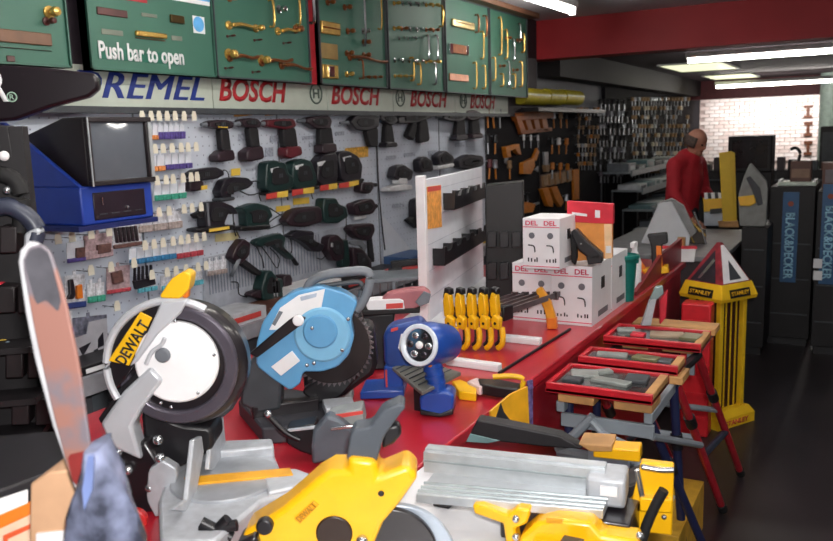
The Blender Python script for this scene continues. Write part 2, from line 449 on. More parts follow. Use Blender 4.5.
plate(t, g, 452, 43, 468, 55, bronze, .012); plate(t, g, 450, 43, 453.5, 54, chrome, .02, 'end_cap'); plate(t, g, 467, 45, 469, 55, chrome, .02, 'end_cap')
plate(t, g, 451, 73, 470, 82, bronze, .01)
for x, a, b in ((477, 15, 32), (485, 16, 36), (482, 32, 58), (475, 63, 88), (484, 66, 88)): pull(t, g, x, a, b, random.choice((brass, bronze)), .008)
t, g, _ = boards[6]
for x, a, b in ((500, 18, 54), (506, 30, 58), (513, 40, 60), (519, 24, 42), (523, 34, 52), (494, 58, 80), (502, 74, 86), (508, 62, 86), (514, 74, 88), (521, 62, 86)): pull(t, g, x, a, b, random.choice((brass, chrome, brass)), .008)
for p in ((519, 40), (508, 38), (502, 66), (515, 70)): knob(t, g, *p, r=.014, m=bronze)
struct('trim_4', MB().box((GX-.1, gY(300), GT), (GX+.12, gY(527)+.05, GT+.045)), M_('brown_pelmet', '6d4a35', .5))
# dark fascia behind the boards
struct('trim_5', MB().box((-3.26, 1.2, 1.9), (GX-.06-.06, 8.4, 2.9)), M_('dark_fascia', '2a2029', .7))
# ------------------------------------------------------------------ ceiling lamps
tube_m = M_('lit_fluorescent_tube', 'fffaf2', emit=46); fix_m = M_('white_enamel_batten', 'd9dad8', .5)
def batten(p, q, label, group='fluorescent ceiling battens', power=1):
    p = Vector(p); q = Vector(q); d = (q-p); L_ = d.length; az = math.degrees(math.atan2(d.y, d.x))
    M = Fr(p, az).M
    t = thing('ceiling_light', label, 'light', M, group)
    MB().box((0, .03, -.05), (L_, .085, .05)).build('batten', fix_m, t, bev=.008)
    MB().prism([(-.0, .03), (.03, -.03), (.02, .03)], -.03, .03).build('lamp_holder', fix_m, t)
    MB().prism([(L_, .03), (L_-.03, -.03), (L_-.02, .03)], -.03, .03).build('lamp_holder', fix_m, t)
    MB().cyl((.03, -.005, 0), (L_-.03, -.005, 0), .019, n=12).build('tube', tube_m, t)
    return t
batten((-2.42, 6.05, 2.79), (-2.38, 7.3, 2.79), 'lit white batten lamp running along the ceiling above green boards')
a = on(686, 61, z=2.5); b = on(833, 48, z=2.5); batten(a, a + Vector((1.85, 0, 0)), 'long lit white batten lamp just behind the red beam')
a = on(715, 87, z=2.42); batten((a.x, a.y, 2.42), (a.x+2.3, a.y, 2.42), 'shorter looking lit batten lamp, farthest, above the brick wall')
for i, (x, y) in enumerate(((-.9, .6), (-.9, 2.9), (.9, .6), (.9, 2.9), (-1.9, 1.9))):  # battens added out of view to brighten the wall and ceiling
    bt = batten((x, y, 2.56), (x, y+1.5, 2.56), 'unseen added batten lamp brightening the front of the shop floor', 'added front ceiling battens outside the view')
    for u in (.2, 1.3): MB().cyl((u, .08, 0), (u, .34, 0), .006, n=8).build('suspension_rod', fix_m, bt)
skym = M_('lit_ceiling_panel', 'f0f3c8', emit=1.1)
for q, l in ((((664, 66), (680, 72), (736, 68), (720, 61)), 'pale yellow lit square ceiling panel near the red beam'), (((706, 76), (716, 80), (758, 76), (748, 73)), 'pale yellow lit ceiling panel between the two rear battens')):
    P = [on(*p, z=2.605) for p in q]; x0 = min(p.x for p in P); x1 = max(p.x for p in P); y0 = min(p.y for p in P); y1 = max(p.y for p in P)
    x0, x1 = (P[0].x+P[1].x)/2, (P[2].x+P[3].x)/2; y0, y1 = (P[0].y+P[3].y)/2, (P[1].y+P[2].y)/2
    t = thing('ceiling_panel_light', l, 'light', (x0, y0, 2.6), 'lit ceiling panels')
    MB().box((0, 0, 0), (x1-x0, y1-y0, .015)).build('diffuser', skym, t)
    for q in ((-.03, -.03, x1-x0+.03, 0), (-.03, y1-y0, x1-x0+.03, y1-y0+.03), (-.03, 0, 0, y1-y0), (x1-x0, 0, x1-x0+.03, y1-y0)):
        MB().box((q[0], q[1], -.004), (q[2], q[3], .018)).build('frame_bar', fix_m, t)
# ------------------------------------------------------------------ television cabinet
WM = Fr((0, 0, 0), M=((0, 1, 0), (0, 0, 1))).M
TX = -2.65
f = Fr((TX, 2.13, 1.42), M=((0, 1, 0), (0, 0, 1)))
t = thing('television_cabinet', 'bright blue wall cabinet with a slot under the television', 'cabinet', f.M)
navy = M_('bright_blue_cabinet', '1d3c98', .4, var=.06)
P = lambda *q: f.pick(*q)
(bx0, _), (bx1, _) = P(84, 190), P(152, 190)
zt = P(118, 184)[1]
MB().box((bx0-.02, .02, -.52), (bx1, zt, 0)).build('cabinet_body', navy, t, bev=.008)
MB().box((bx0-.05, .0, -.54), (bx1+.01, .02, .01)).build('shelf', M_('navy_shelf', '14215c', .5), t)
MB().prism([(0, zt), (.52, zt), (.52, zt+.26), (.42, zt+.26)], 0, .02, Matrix(((0,0,1,bx0-.02),(0,1,0,0),(-1,0,0,0),(0,0,0,1)))).build('side_wing', navy, t, bev=.004)
x0, y1 = P(92, 193); x1, y0 = P(146, 214)
MB().box((x0, y0, -.01), (x1, y1, .004)).build('recess_panel', M_('dark_brown_slot', '221622', .35), t, bev=.004)
for k in range(4): MB().box((x0+.02+k*.06, y0+.02, .002), (x0+.06+k*.06, y0+.024, .007)).build('slot_line', darkgrey, t)
MB().cyl((x0+.16, y0+.04, .003), (x0+.16, y0+.04, .012), .006).build('button', chrome, t)
MB().tube([(x0+.04, y1-.02, .006), (x0+.04, y0+.06, .006)], .003, 6, 1).build('slot_line', chrome, t)
f2 = Fr((TX+.01, 2.14, zt+1.42), M=((0, 1, 0), (0, 0, 1)))
t = thing('television', 'boxy black television with a blank grey screen on blue cabinet', 'television', f2.M)
P = lambda *q: f2.pick(*q)
x0, y1 = P(82, 117); x1, _ = P(147, 113)
shell = M_('charcoal_tv_shell', '1d1519', .5)
hh = y1
MB().loft([[(x0, 0, 0), (x1, 0, 0), (x1, hh, 0), (x0, hh, 0)], [(x0, 0, -.12), (x1, 0, -.12), (x1, hh, -.12), (x0, hh, -.12)],
           [(x0+.05, .02, -.42), (x1-.05, .02, -.42), (x1-.05, hh-.06, -.42), (x0+.05, hh-.06, -.42)]][::-1]).build('shell', shell, t, bev=.006)
bw = .02
for q in ((x0, 0, x1, bw), (x0, hh-bw, x1, hh), (x0, bw, x0+bw, hh-bw), (x1-bw*1.6, bw, x1, hh-bw)): MB().box((q[0], q[1], 0), (q[2], q[3], .02)).build('screen_surround', shell, t, bev=.003)
sx0, sx1, sy0, sy1 = x0+bw, x1-bw*1.6, bw, hh-bw
rings = []
n = 8; vs = []; fs = []
for j in range(n+1):
    for i in range(n+1):
        u, v = i/n, j/n; vs.append((sx0+(sx1-sx0)*u, sy0+(sy1-sy0)*v, .004+.014*(1-(2*u-1)**2)*(1-(2*v-1)**2)))
for j in range(n):
    for i in range(n): a = j*(n+1)+i; fs.append((a, a+1, a+n+2, a+n+1))
MB().add(vs, fs).build('screen', M_('grey_tube_glass', '5b6068', .12, var=.08, scale=4, coat=.5), t)
MB().box((x1-.022, bw, .019), (x1-.006, hh-bw, .024)).build('silver_edge', alu, t); MB().box((x0+.002, 0, .019), (x0+.007, hh, .024)).build('silver_edge', alu, t)
# ------------------------------------------------------------------ tools on the pegboard, traced in the wall plane
tg = M_('bottle_green_tool_body', '17302f', .38, var=.08); tn = M_('charcoal_tool_body', '211e26', .38, var=.08); tb = M_('plum_black_tool_body', '2c1d25', .4, var=.08)
grip = M_('black_grip', '141217', .7); lemon = M_('yellow_label', 'e7c24a', .6, var=.05); redl = M_('red_label', 'c8403a', .6, var=.05); wl = M_('white_label', 'dcdde0', .6)
cable = M_('black_cable', '121115', .6); dred = M_('dark_red_plastic', '5a1722', .4)
TD = 'power tools hung on the grey pegboard'
def wtool(name, label, cat, parts, cords=(), labels=(), z=.0):
    first = parts[0][2]; cxp = sum(p[0] for p in first)/len(first); cyp = max(p[1] for p in first)
    f = WF(cxp, cyp, WX+.0045); t = thing(name, label, cat, f.M, TD)
    for pn, m, pts, z0, z1 in parts:
        q = chaikin(f.poly(pts, (z0+z1)/2))
        pp = MB().prism(q, z0, z1).build(pn, m, t, bev=min(.008, (z1-z0)*.25), seg=2)
        if pn == 'motor_body':
            gx = sum(p[0] for p in q)/len(q); gy = sum(p[1] for p in q)/len(q)
            MB().prism([(gx+(x-gx)*.62, gy+(y-gy)*.55) for x, y in q], z1-.001, z1+.005).build('side_cover', grip if m is not grip else darkgrey, pp, bev=.002)
            for k in range(3): MB().box((gx-.016+k*.013, gy-.012, z1+.004), (gx-.01+k*.013, gy+.012, z1+.007)).build('vent_slot', darkgrey, pp)
    for pn, m, pts, zz in labels: MB().prism(f.poly(pts, zz), zz, zz+.003).build(pn, m, t)
    for c in cords:
        MB().tube([f.pick(*p, z=.03) + (.03,) for p in c], .0035, 6, 4).build('power_cord', cable, t)
    # wall bracket that carries it
    x, y = f.pick(cxp, (min(p[1] for p in first)+cyp)/2)
    MB().box((x-.012, y-.012, -.004), (x+.012, y+.012, .02)).build('wall_bracket', midgrey, t)
    return t
def chuck(t, f, a, b, r=.016):
    pa = f.pick(*a, z=.045); pb = f.pick(*b, z=.045)
    MB().cyl(pa+(.045,), pb+(.045,), r, r*.6).build('chuck', midgrey, t)
def wdrill(label, body, handle, batt, ch, m=tb, extra=()):
    parts = [('motor_body', m, body, .015, .075), ('handle', grip, handle, .022, .066)]
    if batt: parts.append(('battery_pack', m, batt, .008, .085))
    t = wtool('cordless_drill' if batt else 'power_drill', label, 'drill', parts, labels=extra)
    f = WF(sum(p[0] for p in body)/len(body), max(p[1] for p in body), WX+.0045); chuck(t, f, *ch)
    return t
wdrill('dark cordless drill with yellow flash, first of the top row', [(206,122),(212,120),(222,120),(229,122),(230,127),(226,129),(216,129),(206,127)],
       [(217.5,128),(226,128),(229,152),(220,152)], [(219,150),(229,150),(231,160),(214,162.5),(213,156)], ((208,124.5),(201,124.8)),
       extra=(('flash_label', lemon, [(218,125),(227.5,125.5),(227.5,128),(218,127.5)], .076),))
wdrill('dark cordless drill with a wide foot, second of the top row', [(238,120),(246,118),(254,119),(258,123),(256,128),(240,127)],
       [(246,127),(255.5,127),(258,149),(249,149)], [(248,147),(258,146),(260,159),(243,162),(242,152)], ((240,123.5),(233,124)))
wdrill('cordless drill with a reddish upper handle, third of the top row', [(264,120),(278,119),(291,119),(293,127),(284,130),(264,127)],
       [(280,127),(293,127),(296,148),(282,149)], [(282,147),(297,146),(298,155),(285,159),(282,156)], ((266,123.5),(258,124)),
       m=dred)
wdrill('long-nosed cordless drill fourth from left, above paired sanders', [(304,118),(314,116),(326,116),(329,121),(327,129),(313,129),(304,123)],
       [(318,127),(329,126),(332,146),(318,147)], [(318,144),(332,143),(333,152),(318,154)], ((306,120.5),(297,121)))
wdrill('heavy drill with a slanting grip left of the wall cable', [(347,122),(352,116),(362,114),(376,117),(376,127),(364,131),(353,130)],
       [(364,130),(376,127),(376,147),(368,147)], None, ((350,122.5),(340,123)), m=tn)
wdrill('slim dark drill just right of the wall cable', [(378,115),(386,114),(394,116),(395,122),(388,126),(378,120)],
       [(384,124),(390,124),(393,145),(383,145)], [(383,142),(393,142),(394,147),(382,147.5)], ((379,117.5),(373,117)), m=tn)
t = wtool('power_drill', 'dark two-handled drill hanging sixth in the top row', 'drill', [('motor_body', tn, [(395,117),(412,114),(428,112),(429,118),(415,123),(396,124)], .015, .075),
       ('front_grip', grip, [(411,122),(415,123),(412,141),(405,136)], .02, .07), ('handle', grip, [(418,121),(425,119),(428,141),(417,143.5)], .02, .066)])
wdrill('dark drill near the end of the grey board, beside seam', [(441,114),(452,112),(463,113),(464,119),(456,122),(441,120)], [(456,120),(463,119),(464,136),(454,137)], [(453,135),(464,134),(465,140),(453,141)], ((442,116.5),(436,117)), m=tn)
wdrill('dark drill at the right end of the top row', [(464,111),(472,110),(478,112),(478,119),(470,121),(464,119)], [(470,119),(477,118),(479,135),(470,136)], [(469,134),(479,133),(480,138),(469,139)], ((466,114),(460,115)), m=tb)
wtool('angle_grinder', 'slim dark grinder lying flat left of a yellow ticket', 'grinder', [('motor_body', tn, [(187,174),(193,169.5),(212,167),(219,170),(221,175),(213,179),(187,182),(185,178)], .01, .07),
       ('gear_head', tb, [(186,181),(200,180),(201,188),(198,190.5),(187,191.5)], .008, .06)], cords=([(220,174),(224,170),(228,173),(229,179)],), labels=(('price_label', lemon, [(201,186),(207,185),(207,189),(201,190)], .062),))
wtool('jigsaw', 'dark curved jigsaw with yellow label under the first drill', 'jigsaw', [('motor_body', tn, [(221,180),(230,177),(244,178),(250,183),(245,188),(231,192),(227,195),(229,199.5),(219,199.5),(216,191)], .01, .07),
       ('shoe', darkgrey, [(216,198),(231,196.5),(231,200),(216,202)], .006, .075)], cords=([(249,183),(256,181),(262,185)], [(240,191),(250,195),(262,192)]), labels=(('maker_label', lemon, [(229,186.5),(239,185.5),(239,188.5),(229,189)], .071),))
for lb, body, lab_, m in (('green-black palm sander with price strip, left of four', [(262,163),(270,160),(281,163),(284,173),(289,177),(288.5,189),(266,193),(261,188)], [(266,194),(287.7,190.5),(287.7,196.5),(266,199.5)], tg),
      ('green-black palm sander with price strip, second of four', [(289,162),(299,158.4),(307,161),(312,175),(313,186),(291,190),(288,177)], [(292,190),(313.7,187),(313.7,193),(292,196)], tg),
      ('tall sander with price strip, third of four, touching the fourth', [(314,161),(319,154.5),(333,152),(333.5,182.5),(319,186),(313,181)], [(320,185.5),(337,183),(337,188.5),(320,191)], tn),
      ('large round-topped sander with price strip, right of four', [(334,152),(344,150.5),(354,156),(358.5,165.4),(357,180),(338,183)], [(339,183.5),(358.5,180),(358.5,184.5),(339,188)], tn)):
    cx_ = sum(p[0] for p in body)/len(body); cy_ = sum(p[1] for p in body)/len(body)
    xm, ym = (lab_[0][0]+lab_[1][0])/2, (lab_[0][1]+lab_[1][1])/2
    lo = [lab_[0], (xm, ym), (xm, ym+5.5), lab_[3]]; hi = [(xm, ym), lab_[1], lab_[2], (xm, ym+5.5)]
    plate_ = [(lab_[0][0]-2, lab_[0][1]-2), (lab_[1][0]+1, lab_[1][1]-2), (lab_[1][0]+1, lab_[1][1]+2), (lab_[0][0]-2, lab_[0][1]+2)]
    wtool('palm_sander', lb, 'sander', [('motor_body', m, body, .01, .085), ('sanding_base', grip, plate_, .005, .09)],
          labels=(('maker_label', wl, [(cx_-5, cy_-7), (cx_+3, cy_-9), (cx_+4, cy_-5), (cx_-4, cy_-3)], .086), ('red_price_strip', redl, lo, .092), ('yellow_price_strip', lemon, hi, .092)),
          cords=([(body[0][0], body[0][1]+18), (body[0][0]-3, body[0][1]+30), (body[0][0]-1, body[0][1]+38)],))
wtool('router', 'dark tool with a stub shaft under the large round sander', 'power tool', [('motor_body', tb, [(358,182),(370,182),(370,188),(366,194),(357,192)], .01, .08), ('shaft', grip, [(368,183),(376.6,183),(376.6,186.7),(368,187)], .03, .05)])
wtool('drill_grinder', 'small dark tool second down beside the wall cable', 'power tool', [('motor_body', tb, [(349,204),(360,200),(369,198.5),(374,207),(369,214),(352,216)], .01, .075), ('shaft', grip, [(371,204),(377,204),(377,208),(371,208.5)], .03, .05)], labels=(('price_label', wl, [(354,216),(366,214),(366,218),(354,220)], .04),))
wtool('drill_grinder', 'small dark tool third down beside the wall cable', 'power tool', [('motor_body', tb, [(346,229),(350,224.5),(370,223),(372,230),(367,241),(353,238)], .01, .075), ('hanging_rod', grip, [(367,236),(371,236),(374,262),(369,262)], .01, .03)])
wtool('belt_sander', 'long dark sander in the middle of the third tool row', 'sander', [('motor_body', tb, [(282,221),(289,211),(297,207.6),(317,206),(319,222),(300,227),(286,226)], .01, .08)], cords=([(270,208),(276,212),(282,216)], [(283,223),(276,226),(268,229)]))
wtool('circular_saw', 'rounded dark saw beside the long sander, third tool row', 'saw', [('motor_body', tg, [(319,206),(320,198),(332,198),(335,204),(342,207),(344,217),(334,223),(320,223)], .01, .085)], labels=(('maker_label', wl, [(336,209),(339,209),(339,213),(336,213)], .086),), cords=([(343,210),(346,216),(346,240)],))
wtool('planer', 'black planer with yellow stripe at left of third tool row', 'planer', [('motor_body', tn, [(200,213),(205,202),(216,201),(229,206),(234,214),(224,213),(220,223),(221,226),(202,228),(201,219)], .01, .08),
       ('front_knob', grip, [(192.6,214.6),(200,211),(202,217),(196,219)], .02, .07), ('sole', black, [(191,228),(231,224),(231,229),(208,233),(191,232)], .006, .085)], labels=(('yellow_stripe', lemon, [(209,229),(229,226),(229,229),(209,232)], .087), ('light_stripe', midgrey, [(206,203),(208,203),(210,226),(208,226)], .082)), cords=([(233,213),(234,228),(236,236)],))
wtool('planer', 'dark green planer with white label, second of third row', 'planer', [('motor_body', tg, [(237,208),(252,202.6),(265,206),(269,216),(265,220),(266,226),(256,228),(243,228),(242,213)], .01, .08), ('sole', black, [(236,226),(266,224),(266,229),(236,231)], .006, .085)],
      labels=(('maker_label', wl, [(258,216),(262,213),(263,216),(259,219)], .082),), cords=([(267,207),(276,212),(284,218)], [(266,226),(272,220),(282,214)]))
t = wtool('angle_grinder', 'angle grinder with pale disc hung diagonally near the slots', 'grinder', [('motor_body', tb, [(228,258),(232,248),(240,238),(247,243),(246,255),(237,265)], .01, .07), ('handle', grip, [(240,257),(244,260),(260,272),(257,276),(239,264)], .02, .06)], cords=([(240,238),(236,230),(234,222)],))
f = WF(229, 266); MB().cyl((0, 0, .035), (.012, -.01, .05), .058, n=24).build('grinding_disc', midgrey, thing('grinding_disc', 'pale round grinding disc against the lowest slotted board', 'disc', f.M))
wtool('heat_gun', 'dark heat gun pointing down to the right with pronged tip', 'heat gun', [('motor_body', tg, [(252,243),(255,239),(277,232.5),(283,237),(281,247),(292,257),(289,260),(275,248),(268,243),(258,247.5)], .01, .06), ('nozzle', grip, [(289,255),(292,256),(298,264),(296,266)], .02, .045)], cords=([(262,247),(270,258),(277,268),(279,258),(270,248)], [(256,246),(262,258),(264,268)]))
wtool('cordless_saw', 'dark angular tool below the long sander', 'power tool', [('motor_body', tn, [(285,236),(295,230),(311,231),(311,240),(322,245),(318,252),(310,251),(300,242)], .01, .065)], cords=([(290,237),(292,248),(290,256)],))
wtool('angle_grinder', 'dark rounded tool with light spot right of heat gun', 'grinder', [('motor_body', tb, [(325,237),(333,234),(340,240),(341,260),(331,261),(324,250)], .01, .08)], labels=(('light_spot', wl, [(331,243),(333,243),(333,247),(331,247)], .082),), cords=([(326,255),(322,259),(317,258)],))
wtool('router', 'tall grey-green router column behind the blue saw', 'router', [('column', tg, [(339.5,240),(345,239),(347,266),(339,268)], .02, .08), ('motor_body', tb, [(348,247),(358,248),(367,260),(368,271),(350,270)], .01, .09), ('pale_arm', midgrey, [(349,241),(361,240),(366,246),(364,254),(360,246),(350,245)], .06, .08)])
wtool('circular_saw', 'bottle green saw with steel bars just above the blue saw', 'saw', [('motor_body', tg, [(262,271),(267,270),(273,278),(278,278),(280,300),(259,301),(257,288)], .01, .09), ('end_guard', tb, [(279,275),(286,274),(288,279),(286,292),(281,298)], .01, .09), ('front_shoe', tb, [(247,296),(249,292),(258,289),(258,299)], .02, .08)],
      labels=(('steel_bar', steel, [(272.5,279),(274,279),(275,300),(273.5,300)], .092), ('steel_bar', steel, [(275.5,278),(277,278),(278,300),(276.5,300)], .092)), cords=([(231.7,282),(238,283),(239,294),(247,297)],))
wtool('palm_sander', 'small dark sander on white base right of wall cable', 'sander', [('motor_body', tn, [(390,178),(392,167),(400,164),(410,171),(408,180),(399,182)], .01, .08), ('base', wl, [(385,187.5),(398,184),(408,185),(408,190),(385,192)], .005, .09), ('dust_box', wl, [(396,178),(404,178),(405,184),(395,184)], .02, .085)])
wtool('palm_sander', 'small dark sander behind top left corner of white stand', 'sander', [('motor_body', tn, [(416,160),(422,156),(429,161),(430,171),(417,173)], .01, .08)])
wtool('palm_sander', 'dark sander on pale base above the white stand', 'sander', [('motor_body', tn, [(434,156),(442,150),(451,157),(450,165),(436,166)], .01, .08), ('base', wl, [(434,166),(450,163),(450,167),(434,170)], .005, .09)])
wtool('power_tool', 'dark tool with glinting chuck at right end of grey board', 'power tool', [('motor_body', tn, [(455,160),(466,154),(480,156),(481,165),(468,170),(456,168)], .01, .08), ('bright_chuck', steel, [(470,160),(479,159),(479,162),(470,163)], .04, .085)])
wtool('angle_grinder', 'dark grinder peeping out left of the white stand', 'grinder', [('motor_body', tn, [(412,200),(418,197),(420,226),(412,222)], .01, .08), ('handle', grip, [(405,220),(412,216),(417,224),(416,229)], .02, .07)])
# printed cards and tickets on the board
def card(px0, py0, px1, py1, m, label, cat='card', z=.003, name='wall_card'):
    f = WF(px0, py1, WX+.0055); x1, y1 = f.pick(px1, py0)
    o = MB().prism([f.pick(px0, py1), f.pick(px1, py1 - (px1-px0)*.1), (x1, y1), f.pick(px0, py0 + (px1-px0)*.1)], 0, z).build(name, m, M=f.M); return tag(o, label, cat)
print_m = M_('faint_grey_print', 'a3a9b8', .6, var=.3, scale=60)
card(234, 111.5, 252, 117, M_('orange_ticket', 'd9984e', .6, var=.2, scale=60), 'orange price ticket above the second drill'); card(265, 111, 282, 116, M_('orange_ticket', 'd9984e'), 'orange price ticket above the third drill')
card(345, 146, 368, 159, M_('amber_ticket', 'd9a545', .6, var=.25, scale=50), 'amber ticket behind the large round sander'); card(231, 168, 240, 176, lemon, 'yellow ticket between flat grinder and jigsaw')
card(276, 205, 290, 212, lemon, 'yellow ticket below the second sander'); card(293, 197, 309, 205, lemon, 'yellow ticket under the second price strip'); card(215, 232, 238, 242, M_('cream_ticket', 'd6cb98', .6), 'cream ticket below the black planer')
k = 0
for (a, b, w_, h_), wh in zip(((238,133,12,8),(270,135,10,7),(265,147,8,10),(224,150,9,6),(302,135,14,5),(309,142,8,5),(335,131,9,5),(386,155,10,5),(404,152,11,5),(428,150,9,5),(392,203,12,5),(455,142,10,5)),
     ('between first and second drills', 'between second and third drills', 'just left of the third drill handle', 'over the flat grinder', 'left of the fourth drill handle', 'under the fourth drill nose', 'right of the fourth drill', 'under the slim drill', 'under the two-handled drill', 'right of the two-handled drill', 'under the small sander on white base', 'under the seam drill')):
    card(a, b, a+w_, b+h_, print_m, 'faint printed grey card on pegboard ' + wh, 'card')
o = MB(); f = WF(385, 280, WX+.0055); o.prism(f.poly([(381, 214), (421, 262), (421, 290), (384, 281)]), 0, .004); tag(o.build('poster', M_('pale_poster', 'c9cdd6', .6, var=.03), M=f.M), 'plain pale poster low on the wall behind the white stand', 'poster')
f = WF(376, 245); tag(MB().tube([f.pick(*p, z=.02)+(.02,) for p in ((376, 112), (377, 150), (379, 190), (382, 225), (385, 250))], .005, 6, 4).build('wall_cable', cable, M=f.M), 'thin black cable hanging down the grey pegboard', 'cable')
slot_m = M_('slot_grey', '6f7683', .6)
f = WF(215, 290, WX+.0065); t = thing('slotted_panel', 'grey panel of upright slots low on the tool wall', 'panel', f.M)
MB().prism(f.poly([(203, 258), (345, 226), (345, 290), (203, 318)]), -.001, .004).build('panel_sheet', M_('panel_grey', 'a5aab5', .5), t)
for k in range(38):
    x = 207 + k*3.0; yt = 259 - (x-207)*.225; x_, y1_ = f.pick(x, yt); _, y0_ = f.pick(x+.6, yt+36)
    MB().box((x_-.004, y0_, .003), (x_+.004, y1_, .0045)).build('slot', slot_m, t)
# shelf under the wall display
t = thing('wall_shelf', 'long grey shelf along the foot of the tool wall', 'shelf', (WX, 2.2, .72))
MB().box((0, 0, 0), (.32, 4.9, .03)).build('shelf_board', greymetal, t, bev=.003); MB().box((.3, 0, -.03), (.33, 4.9, .05)).build('front_lip', M_('pink_price_lip', '8f8f96', .5), t)
for y in (.1, 1.6, 3.2, 4.7): MB().prism([(0, 0), (.28, 0), (0, -.25)], 0, .02, Matrix.Translation((0, y, 0)) @ Matrix(((1,0,0,0),(0,0,1,0),(0,1,0,0),(0,0,0,1)))).build('bracket', greymetal, t)
for y in (.3, 4.6): MB().box((0, y, -.72), (.3, y+.04, 0)).build('upright', greymetal, t)
# ------------------------------------------------------------------ packets on hooks
tagm = M_('cream_price_tag', 'e8e2cf', .6, var=.04); wire = M_('zinc_wire', '9a9ca3', .35, metal=.6)
hook_proto = None
def hook(px, py, label, group):
    global hook_proto
    f = Fr(on(px, py+1, x=WX+.1), M=((0, 1, 0), (0, 0, 1)))
    if hook_proto is None:
        t = thing('display_hook', label, 'hook', f.M, group)
        MB().tube([(0, 0, -.1), (0, 0, -.02), (0, .012, .0)], .0025, 6, 3).build('wire_arm', wire, t)
        MB().prism([(-.017, -.018), (.017, -.018), (.017, .01), (.01, .03), (-.01, .03), (-.017, .01)], 0, .003).build('price_tag', tagm, t)
        hook_proto = t
    else: dup(hook_proto, f.M, label, group)
rows = [((142, 151, 159, 167, 175, 184, 194), 116, 0, 'cream price tag on hook in the topmost row of packets'),
        ((147, 155, 163, 172, 181, 188, 196), 148, -.05, 'cream price tag on hook in the row below the topmost'),
        ((157, 166, 173, 183, 191, 197), 178, -.1, 'cream price tag on hook above the green-footed packets'),
        ((159, 169, 184, 192, 201), 209, -.13, 'cream price tag on hook above the long beige packets'),
        ((145, 154, 163, 173, 181, 188, 196, 204), 240, -.15, 'cream price tag on hook above blue and red packets'),
        ((152, 167, 176, 186, 198, 206), 269, -.17, 'cream price tag on hook just above the yellow saw handle'),
        ((58, 72, 91, 109), 234, -.15, 'cream price tag on hook directly under the blue cabinet'),
        ((91, 111, 134), 267, -.17, 'cream price tag on hook in the second row under cabinet')]
for xs, y, sl, lb in rows:
    for x in xs: hook(x, y + sl*(x-xs[len(xs)//2]), lb, lb.replace('cream price tag on hook ', 'price tags '))
hook(117, 306, 'cream price tag alone above the big grey printed card', 'price tags single low')
pk_sleeve = M_('clear_packet_film', 'dfe3ec', .25, var=.08, scale=30, coat=.4)
def packet(x0, y0, x1, y1, foot, label, group, body=None, sl=0, items=(), footh=.33):
    f = Fr(on(x0, y1, x=WX+.06), M=((0, 1, 0), (0, 0, 1))); t = thing('hanging_packet', label, 'packet', f.M, group)
    dy = sl*(x1-x0)
    q = [f.pick(x0, y1), f.pick(x1, y1+dy), f.pick(x1, y0+dy), f.pick(x0, y0)]
    MB().prism(q, 0, .006).build('backing_card', body or pk_sleeve, t)
    q = [f.pick(x0, y1), f.pick(x1, y1+dy), f.pick(x1, y1-(y1-y0)*footh+dy), f.pick(x0, y1-(y1-y0)*footh)]
    MB().prism(q, .004, .018).build('printed_foot', foot, t, bev=.003)
    for m, pts in items: MB().prism(f.poly(pts, .012), .005, .022).build('contents', m, t, bev=.003)
    q0 = f.pick((x0+x1)/2, y0+dy/2); MB().box((q0[0]-.008, q0[1]-.002, 0), (q0[0]+.008, q0[1]+.018, .003)).build('hang_tab', body or pk_sleeve, t)
    return t
cm = lambda n, c: M_(n, c, .5, var=.25, scale=70)
pur = cm('purple_packet_print', '55458f'); ora = cm('orange_packet_print', 'd98a4b'); grn = cm('green_packet_print', '3fa389'); blu = cm('blue_packet_print', '3579a8'); rd = cm('red_packet_print', 'b8434f')
bei = cm('beige_packet_print', 'a79a96'); wht = cm('white_packet_print', 'dcdde4'); pnk = cm('pinkish_packet_print', 'b39a9e'); dk = cm('brown_packet_print', '6b4a45'); cyn = cm('cyan_packet_print', '5fb2c4')
def prow(x0, x1, n, y0, y1, sl, foot, label, body=None, footh=.33):
    w_ = (x1-x0)/n
    for k in range(n): packet(x0+k*w_+.4, y0+sl*k*w_, x0+(k+1)*w_-.6, y1+sl*k*w_, foot, label, label, body, sl, footh=footh)
prow(146, 157, 2, 126, 140, -.03, ora, 'small orange-footed packet in the topmost row'); prow(157, 184, 5, 126, 139.5, -.03, pur, 'small purple-footed packet in the topmost row', footh=.55)
prow(148, 164, 2, 156, 172, -.08, ora, 'small orange-footed packet in the second row down'); prow(164, 191, 4, 154, 170, -.08, pur, 'small purple-footed packet in the second row down')
prow(153, 185, 4, 184, 201, -.1, grn, 'clear packet with a green foot beside the blue cabinet')
prow(137, 181, 3, 216, 233, -.13, bei, 'long clear packet with beige contents under the cabinet corner', wht, .4)
prow(128, 175, 6, 249, 265, -.15, blu, 'packet with a blue foot in the lower packet row'); prow(175, 202, 4, 243, 259, -.16, rd, 'packet with a red foot in the lower packet row')
prow(160, 202, 4, 276, 291, -.17, cyn, 'white packet with cyan foot behind yellow saw handle', wht)
prow(136, 156, 3, 280, 293, -.17, cyn, 'narrow packet with cyan foot left of yellow saw handle', wht)
packet(66, 243, 84, 263, pur, 'clear packet with purple script foot under the cabinet', 'single packets', None, -.15, footh=.2)
packet(83, 236, 111, 260, pnk, 'pinkish card with two dark windows under the cabinet', 'single packets', pnk, -.15, [(dk, [(76, 248), (84, 247), (84, 257), (76, 258)]), (dk, [(97, 245), (110, 243), (110, 252), (97, 254)])])
packet(112, 225, 140, 249, dk, 'packet of dark drill bits tilted under cabinet corner', 'single packets', wht, -.15, [(tb, [(114+k*4, 228-k*.4), (116+k*4, 227.6-k*.4), (118+k*4, 243-k*.4), (116+k*4, 243-k*.4)]) for k in range(6)], .16)
